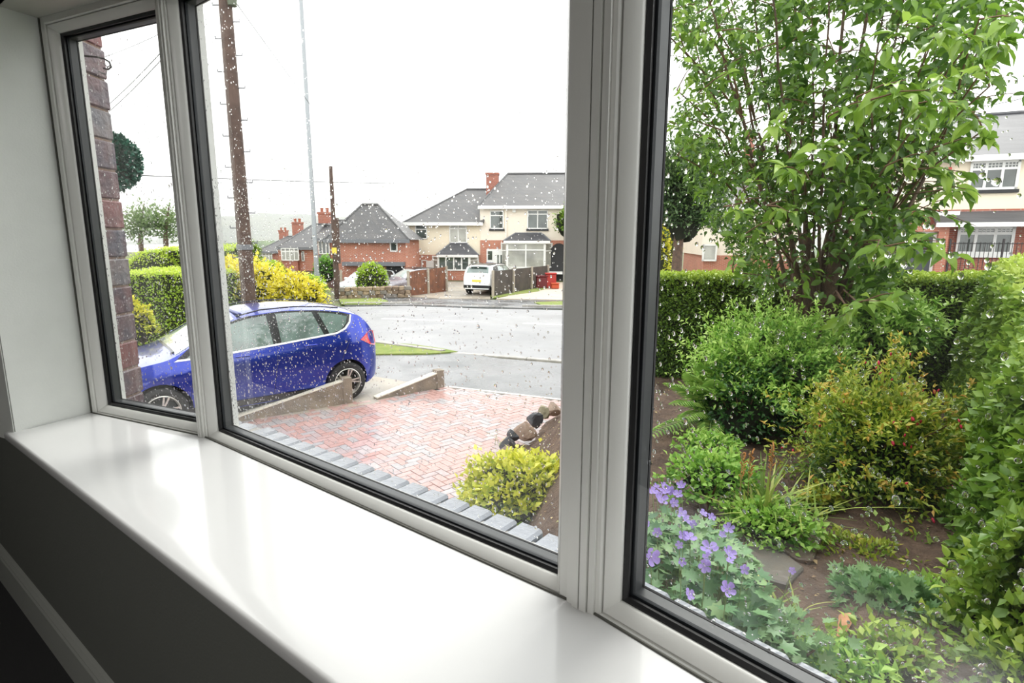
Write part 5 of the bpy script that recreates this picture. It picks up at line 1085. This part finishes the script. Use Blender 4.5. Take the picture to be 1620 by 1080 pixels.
for px,py,sz in FP:
    Y=float(np.interp(py,[765,830,880,940],[2.5,2.1,1.72,1.5])); p=atY(px,py,Y); rr_=sz*.5/893*(Y+.25)*1.15
    o=bpy.data.objects.new('flower',fl[R.randrange(4)]); C.objects.link(o); o.parent=ger; o.matrix_basis=Matrix.Translation(p-ger.location)@Matrix.Rotation(R.uniform(.2,1.2),4,'X')@Matrix.Rotation(R.uniform(-.5,.5),4,'Y')@Matrix.Rotation(R.uniform(0,6),4,'Z')@Matrix.Scale(rr_*1.05,4)
    b=MB(); g=Vector((p.x*.85+.8*.15,p.y*.8+2.0*.2,zg(p.x,p.y)+.05)); b.tube([g,g.lerp(p,.6)+Vector((0,0,.03)),p],.0015,4); s2=b.build('flower_stalk',MATS['pale_stem'],ger)
# ---- fern
fb=ongard(1128,668); fern=thing('fern','green shuttlecock fern with feathery fronds at the left of light shrub','fern',tuple(fb))
for i,(tx,ty,tY) in enumerate(((1052,606,4.3),(1062,640,4.1),(1022,694,4.3),(1085,590,4.5),(1110,572,4.6),(1140,566,4.7),(1178,590,4.5),(1075,668,4.0),(1120,700,3.9),(1100,612,4.2),(1195,625,4.4),(1130,600,4.1))):
    tip=atY(tx,ty,tY); mid=fb.lerp(tip,.55)+Vector((0,0,.18)); pts=[]; K=26
    for k in range(K+1): t=k/K; pts.append(fb*(1-t)**2+mid*2*t*(1-t)+tip*t*t)
    b=MB(); b.tube(pts,[.005*(1-.8*k/K) for k in range(K+1)],5); fr=b.build('frond',MATS['pale_stem'],fern)
    PP=[];DD=[];NN_=[];SS=[]
    for k in range(3,K+1):
        t=k/K; tg=(pts[k]-pts[k-1]).normalized(); sd=tg.cross(Vector((0,0,1))).normalized(); nm=sd.cross(tg); ln=.115*math.sin(math.pi*min(1,t*.93+.05))**.8+.012
        for s_ in (-1,1):
            for h_ in (0,.5): PP.append(pts[k]-tg*(h_*.02)); DD.append(sd*s_+tg*.45+Vector((0,0,-.15))); NN_.append(nm); SS.append(ln)
    ob=leafmesh('pinnae',np.array(PP),np.array(DD),np.array(NN_),np.array(SS),.2,'fold',L_fern,fr)
# ---- grassy blades with dry seed heads
def blades(name,label,px,py,n,ln,m,spread=.16,cat='plant',arch=.5,w_=.010):
    p=ongard(px,py); root=thing(name,label,cat,tuple(p)); 
    for i in range(n):
        a=R.uniform(0,6.28); q=p+Vector((R.uniform(-.07,.07),R.uniform(-.07,.07),0)); L_=ln*R.uniform(.6,1.2); sp=spread*R.uniform(.3,1.6); dr=Vector((math.cos(a),math.sin(a),0)); K=6; vs=[];sd=Vector((-dr.y,dr.x,0))
        for k in range(K+1):
            t=k/K; c_=q+dr*sp*t*t+Vector((0,0,L_*(t-arch*t*t*R.uniform(.9,1.1)*(sp/spread)*.5))); ww=w_*(1-t**2)+.0008; vs+=[c_-sd*ww,c_+dr*.002,c_+sd*ww]
        b=MB(); b.add(vs,[(k*3+j,k*3+j+1,k*3+3+j+1,k*3+3+j) for k in range(K) for j in (0,1)]); o=b.build('blade',m,root)
        at_=o.data.attributes.new('rnd','FLOAT','POINT'); at_.data.foreach_set('value',[R.uniform(.1,1)]*len(o.data.vertices))
    return root
g1=blades('strappy_plant','clump of yellow-green strappy leaves with dry seed heads behind geranium',1205,835,46,.34,L_blade,.26)
for dx in (-.10,-.06,.05):
    q=g1.location+Vector((dx,.05,0)); b=MB(); b.tube([q,q+Vector((-.01,0,.42+dx*.3))],.003,5); s_=b.build('stalk',mat('straw_stalk',(.35,.26,.10),.7),g1)
    b=MB(); 
    for k in range(12): z=.28+.012*k+dx*.3; a=R.uniform(0,6.28); b.tube([q+Vector((0,0,z)),q+Vector((.018*math.cos(a),.018*math.sin(a),z+.018))],.004,4)
    b.build('seed_head',mat('rust_seed_head',(.45,.20,.06),.8),s_)
blades('strappy_plant','small tuft of bleached grass blades between geranium and terracotta shard',1235,985,26,.16,L_blade,.14,w_=.006)
blades('strappy_plant','thin grass tuft by rocks at the left edge of golden bush',790,706,10,.25,L_blade,.10,w_=.004)
blades('strappy_plant','arching grass blades crossing soil right of the seed heads',1262,840,16,.30,L_blade,.34,w_=.006)
# ---- slabs, shard, timber edging
M_slab=mat('wet_slate_slab',(.10,.095,.09),.35,col2=(.16,.13,.11),vscale=6,bump=.4,bscale=14,coat=.3)
def slab(name,label,pts,th,m,lift=.01,cat='slab'):
    q=[ongard(*p) for p in pts]; zz=max(p.z for p in q)+lift; b=MB(); c_=sum(q,Vector())/len(q); bm=bmesh.new(); f=bm.faces.new([bm.verts.new((p.x,p.y,zz)) for p in q]); r=bmesh.ops.extrude_face_region(bm,geom=[f]); 
    for v in [e for e in r['geom'] if isinstance(e,bmesh.types.BMVert)]: v.co.z-=th
    bmesh.ops.recalc_face_normals(bm,faces=bm.faces); bmesh.ops.bevel(bm,geom=bm.edges[:],offset=.008,segments=1,affect='EDGES'); me=bpy.data.meshes.new(name); bm.to_mesh(me); bm.free(); me.materials.append(m); return link(name,me,None,label=label,category=cat)
slab('stone_slab','dark wet stone slab nearest the geranium flowers',[(1170,872),(1215,858),(1272,905),(1245,935),(1190,915)],.06,M_slab)
slab('stone_slab','brown stone slab with fallen leaves behind the nearest slab',[(1205,848),(1235,835),(1300,862),(1285,893),(1260,890)],.06,mat('brown_slab',(.17,.12,.09),.5,var=.3,vscale=5,bump=.4))
slab('terracotta_shard','orange terracotta shard lying on soil at bottom of right pane',[(1326,980),(1345,972),(1352,980),(1336,1012),(1322,1018)],.015,mat('terracotta',(.52,.24,.11),.7,var=.25,vscale=20,bump=.3),.012,'shard')
a=ongard(1235,1050); c_=ongard(1330,1090); b=MB(); b.sweep([(0,-.05),(0,.035),(.02,.04),(.035,.03),(.035,-.05)],a,c_,Vector((.3,.9,0)).normalized(),Vector((0,0,1))); o=b.build('timber_edging',mat('orange_timber',(.50,.30,.12),.7,var=.3,vscale=20),None); o['label']='orange-brown timber edging at the very bottom of right pane'; o['category']='edging'
# leaf litter on the soil
n=1500; XY=[]
while len(XY)<n:
    X=R.uniform(.2,3.6);Y=R.uniform(1.6,7.3)
    if X>bx_at(Y)+.2: XY.append((X,Y))
P=np.array([(x,y,zg(x,y)+.012) for x,y in XY]); D=rdir(n); D[:,2]*=.3; N=np.array([0,0,1.])+rdir(n)*.4
lo=leafmesh('leaf_litter',P,D,N,.022*(.5+NR.rand(n)),.7,'fold',mat('litter',(.12,.07,.04),.8,attr='rnd',col2=[(.08,.05,.03),(.22,.13,.07),(.45,.33,.16),(.10,.20,.05)])); lo['kind']='stuff'; lo['label']='scattered dead leaves and seedlings on the bare soil'; lo['category']='leaf litter'
# ================================================================== THE MULTI-STEMMED TREE
tb_=Vector((3.16,5.75,zg(3.16,5.75))); tree=thing('garden_tree','multi-stemmed leafy tree filling the right pane in front of hedge','tree',tuple(tb_))
TP=[];TD=[];TS=[];TR=[];tw=MB(); stems=[]
NS=19
for i in range(NS):
    e=1085+(1585-1085)*i/(NS-1)+R.uniform(-12,12); dy=R.uniform(-1.0,.7); pts=[]; 
    for j,y in enumerate((600,540,480,420,350,270,190,110,30,-60,-150)):
        t=max(0,(560-y)/560); x=1285+(e-1285)*(t**(.72 if e>1285 else .9))+R.uniform(-5,5)*(t>0); Y=5.75+dy*min(1,t); pts.append(atY(x,y,Y))
    b0=tb_+Vector((R.uniform(-.12,.12),R.uniform(-.10,.10),-.05)); pts[0]=b0; pts[1]=b0.lerp(pts[2],.5)
    r0=.095 if i in (6,9,10) else .05 if i in (4,12) else R.uniform(.018,.032); b=MB(); b.tube(pts,[r0*max(.16,(1-.085*k)*(.4+.6*(k<4) if r0>.04 else 1)) for k in range(len(pts))],7); b.build('trunk',M_bark,tree,smooth=True); stems.append((pts,e))
def spray(p,dirv,L_,nl,ls,col,wide=1.,droop=.35):
    p=Vector(p); q=p+dirv*L_; tw.tube([p,p.lerp(q,.5)+Vector((0,0,.02)),q],[.006,.0045,.002],4)
    for k in range(nl):
        t=.15+.85*(k+R.random())/nl; a=p.lerp(q,t); s_=Vector((R.gauss(0,1),R.gauss(0,1),R.gauss(0,.6))).normalized()*.8+dirv*.5+Vector((0,0,-droop)); s_.normalize()
        TP.append(tuple(a+s_*.015)); TD.append(tuple(s_)); TS.append(ls*R.uniform(.7,1.25)); TR.append(min(1,max(0,col+R.uniform(-.3,.3))))
for pts,e in stems:
    right=(e-1085)/500.
    for k in range(24):
        t=R.uniform(3.4 if 1200<e<1480 else 2.4,9.9); j=int(t); p=pts[j].lerp(pts[j+1],t-j) if j<10 else pts[10]
        dv=Vector((R.gauss(0,1)+(right-.5)*.7,R.gauss(-.25,1),R.gauss(.25,.55))).normalized()
        big=right>.35 or R.random()<.25
        if j<4 and R.random()<.25: continue
        spray(p,dv,R.uniform(.22,.62),R.randint(9,15) if big else R.randint(18,28),.105 if big else .052,.42 if big else .40,droop=.45)
# outer leafy sprays nearer to the window
for px,py,Y,nl in ((1395,140,3.7,12),(1425,150,3.6,12),(1470,165,3.7,12),(1452,190,3.6,8),(1345,170,3.9,10),(1285,245,4.0,12),(1255,270,4.0,12),(1330,240,4.2,10),(1365,480,3.9,12),(1395,470,4.0,9),(1340,500,4.1,8),(1520,225,3.8,12),(1545,190,3.7,9),(1500,130,3.8,10),(1560,120,3.7,12),(1580,70,3.7,12),(1585,30,3.8,10),(1530,60,4.0,12),(1480,60,4.1,12),(1410,60,4.1,10),(1180,300,4.3,10),(1160,330,4.3,10),(1200,360,4.3,10),(1160,420,4.4,8),(1420,400,4.0,10),(1445,385,3.9,12),(1470,398,3.9,9),(1390,385,4.1,10),(1130,130,4.6,12),(1100,170,4.7,12),(1085,120,4.7,12),(1120,60,4.6,12),(1165,50,4.5,12),(1480,270,4.0,9),(1440,250,4.1,10),(1230,200,4.3,9),(1090,230,4.7,10),(1070,200,4.8,10),(1075,60,4.7,12),(1065,20,4.7,12),(1505,300,4.0,8),(1230,330,4.3,10)):
    p=atY(px,py,Y); dv=Vector((R.uniform(-.8,.8),-.5,R.uniform(-.2,.3))).normalized(); p=p-dv*.15
    st_=min((s for s in stems),key=lambda s:abs(s[1]-px)); anc=min(st_[0],key=lambda v:abs(v.z-p.z+.3)+.3*abs(v.x-p.x)); b=MB(); b.tube([anc,anc.lerp(p,.5)+Vector((0,0,.12)),p],[.011,.008,.005],5); b.build('branch',M_bark2,tree)
    spray(p,dv,.30,nl+3,.125 if px>1200 else .085,.72,droop=.5)
# inner mass of leaves between the stems
for i in range(9500):
    y=R.uniform(-60,470); w0=np.interp(y,[-60,100,250,350,430,480],[1060,1060,1075,1120,1180,1215]); w1=np.interp(y,[-60,60,180,300,400,480],[1590,1590,1545,1480,1430,1400]); px=R.uniform(w0,w1); Y=5.6+R.uniform(-1.1,1.0)
    if y>330 and 1215<px<1350 and R.random()<.88: continue
    if math.sin(px*.021+y*.017)+math.sin(px*.013-y*.031+1)+math.sin(px*.05+2)*.6<-.75 and y<330: continue
    p=atY(px,y,Y); s_=Vector((R.gauss(0,1),R.gauss(0,1),R.gauss(-.4,.7))).normalized(); big=px>1230 or R.random()<.2
    m_=1 if big else 3
    for q in range(m_):
        TP.append(tuple(p+Vector((R.uniform(-.08,.08),R.uniform(-.08,.08),R.uniform(-.08,.08)))*(q>0))); TD.append(tuple(s_+Vector((R.gauss(0,.5),R.gauss(0,.5),R.gauss(0,.4))))); TS.append((.10 if big else .05)*R.uniform(.7,1.3)); TR.append(R.uniform(.05,.75))
o=tw.build('twigs',M_bark2,tree); o['kind']='stuff'
TP=np.array(TP);TD=np.array(TD);TS=np.array(TS);TR=np.array(TR); N=np.array([0,-.35,.8])+rdir(len(TP))*.7
leafy(tree,TP,TD,N,TS,.52,'ovate',L_tree,parts=300,rnd=TR)
# ================================================================== PLANTS FURTHER OFF
def lump(name,label,px0,px1,pyt,pyb,Y,m,n,size,cat='bush',kind='kite',lp=.12,core=.86,depth=None,rnd0=.4,group=None,tip=.3,stems=0,freq=4,shell=.3):
    cx_=(px0+px1)/2; cy_=(pyt+pyb)/2; c_=atY(cx_,cy_,Y); a=atY(px0,cy_,Y); t_=atY(cx_,pyt,Y); rx=(c_.x-a.x); rz=(t_.z-c_.z)
    return shrub(name,label,tuple(c_),(rx,depth or rx*.8,rz),m,n,size,.6,kind,0,lp,core,.3,rnd0,cat,group,tipcol=tip,stems=stems,base=gz(Y) if c_.z-rz>gz(Y) else None,freq=freq,shell=shell)
lump('golden_bush','golden yellow bush behind blue car, larger left mass',332,455,418,530,14.5,L_yel,7000,.10,kind='fold',lp=.2,rnd0=.5,tip=.5,shell=.3,freq=6)
lump('golden_bush','lower right mass of golden yellow bush tapering towards the lamp post',425,512,440,525,14.0,L_yel,4200,.10,kind='fold',lp=.2,rnd0=.5,tip=.5,freq=6)
lump('golden_bush','small golden topknot above the larger left mass beside telegraph pole',352,380,408,436,15.2,L_yel,1200,.09,kind='fold',lp=.2,rnd0=.5,tip=.4)
lump('green_bush','yellow-green shrub beside the brick pier above the bonnet of blue car',188,240,482,545,9.8,L_yel,1200,.07,kind='fold',rnd0=.05,lp=.2)
L_far=leafmat('far_hedge_leaf',[(.12,.24,.02),(.26,.43,.03),(.42,.58,.05),(.60,.72,.12)],.3)
def hb2(name,label,px0,px1,pyt,Y,dY,wid,m,n,size,base=None,batter=.04,top1=None):
    A=atY(px0,pyt,Y); B=atY(px1,pyt if top1 is None else top1,Y+dY); return hedge(name,label,A,B,wid,A.z,B.z,(lambda x,y:gz(y)),m,n,size,.6,batter,0,'kite',.04)
hb2('neighbour_hedge','clipped bright green hedge with flat top between brick pier and window post',150,345,432,12.4,.3,1.1,L_far,11000,.055)
hb2('neighbour_hedge','paler clipped hedge block with sloping left end behind the flat-topped hedge',240,345,395,16.5,.2,1.4,L_far,7000,.07)
lump('neighbour_hedge','sloping green shoulder of hedge at left of paler hedge block',205,285,396,470,16.6,L_far,2500,.07,cat='hedge',lp=.03,core=.93,rnd0=.7)
hb2('neighbour_hedge','green hedge top seen just left of telegraph pole above golden bush',335,384,390,21,.2,1.2,L_far,2500,.09)
lump('green_bush','dark green bush right of the telegraph pole foot',384,412,385,440,22,L_hedge,1200,.12,rnd0=.6)
lump('green_bush','mid green bush in front of the wide white bay window bungalow',408,452,414,460,26,L_far,1500,.12,rnd0=.3)
lump('green_bush','low yellow-green clipped bush left of the lamp post base',468,516,437,475,26.5,L_far,1500,.11,rnd0=.5)
lump('green_bush','olive round bush above parked silver car right of lamp post',497,531,407,450,30.5,L_light,1300,.12,rnd0=.1)
lump('green_bush','deep green dense conifer hedge right of the silver car',563,613,417,480,30.2,L_far,2600,.12,rnd0=.25,lp=.05,core=.92)
L_airy=leafmat('hazy_tree_leaf',[(.09,.14,.06),(.16,.24,.09),(.28,.36,.16)],.35)
def fartree(name,label,px0,px1,pyt,pyb,Y,m,n,size,trunkpx,core=0,rnd0=.4,lp=.3,base_y=None):
    r_=lump(name,label,px0,px1,pyt,pyb,Y,m,n,size,'tree',lp=lp,core=core,rnd0=rnd0,shell=.75,kind='kite',freq=7); root=r_[0]
    for tx in trunkpx: p=atY(tx,(pyt+pyb)/2,Y); b=MB(); b.tube([Vector((p.x-.1,Y,gz(Y))),Vector((p.x-.05,Y,p.z-.5)),p,p+Vector((.3,0,1.2))],[.14,.11,.08,.03],7); b.build('trunk',M_bark,root)
    return root
fartree('airy_tree','airy pale-leaved tree rising behind hedges at the left pane',186,300,328,402,26,L_airy,3000,.15,(222,262))
L_dark=leafmat('dark_tree_leaf',[(.012,.035,.010),(.04,.085,.025),(.10,.17,.05),(.20,.30,.09)],.2)
fartree('dark_tree','dense dark green tree behind the front hedge, left of garden tree',1020,1150,225,425,13.0,L_dark,14000,.085,(1080,),core=.55,lp=.15,rnd0=.4)
lump('golden_conifer','bright golden-green conifer showing behind dark tree at the black window edge',1015,1072,262,520,18,L_yel,2600,.13,cat='tree',rnd0=.3)
lump('golden_conifer','lower golden conifer patch beneath the bright one beside black window edge',1018,1058,345,530,16.5,L_yel,1800,.11,cat='tree',rnd0=.25)
lump('climbing_shrub','green climber on the render wall at edge of central window post',879,925,328,380,38,L_hedge,900,.20,rnd0=.5,lp=.2)
# repeats share a group phrase
GRP={'brick_bungalow':'brick bungalows down the hill','semi_detached_house':'rendered pair of houses across the road','board_fence':'board fences across the road','wedge_wall':'sloping walls beside the paved driveway','green_bush':'green bushes along the far side of the road','golden_bush':'golden bush masses behind the blue car','neighbour_hedge':'clipped hedges of the neighbouring garden','golden_conifer':'golden conifers behind the dark tree','ground_cover':'low plants in the front garden','strappy_plant':'grassy tufts in the front garden','low_green_plant':'low plants in the front garden','stone_slab':'wet slabs in the garden bed','grass_patch':'grass patches across the road'}
for o in list(C.objects):
    if o.parent is None and o.get('label') and not o.get('group'):
        g=GRP.get(o.name.split('.')[0])
        if g: o['group']=g
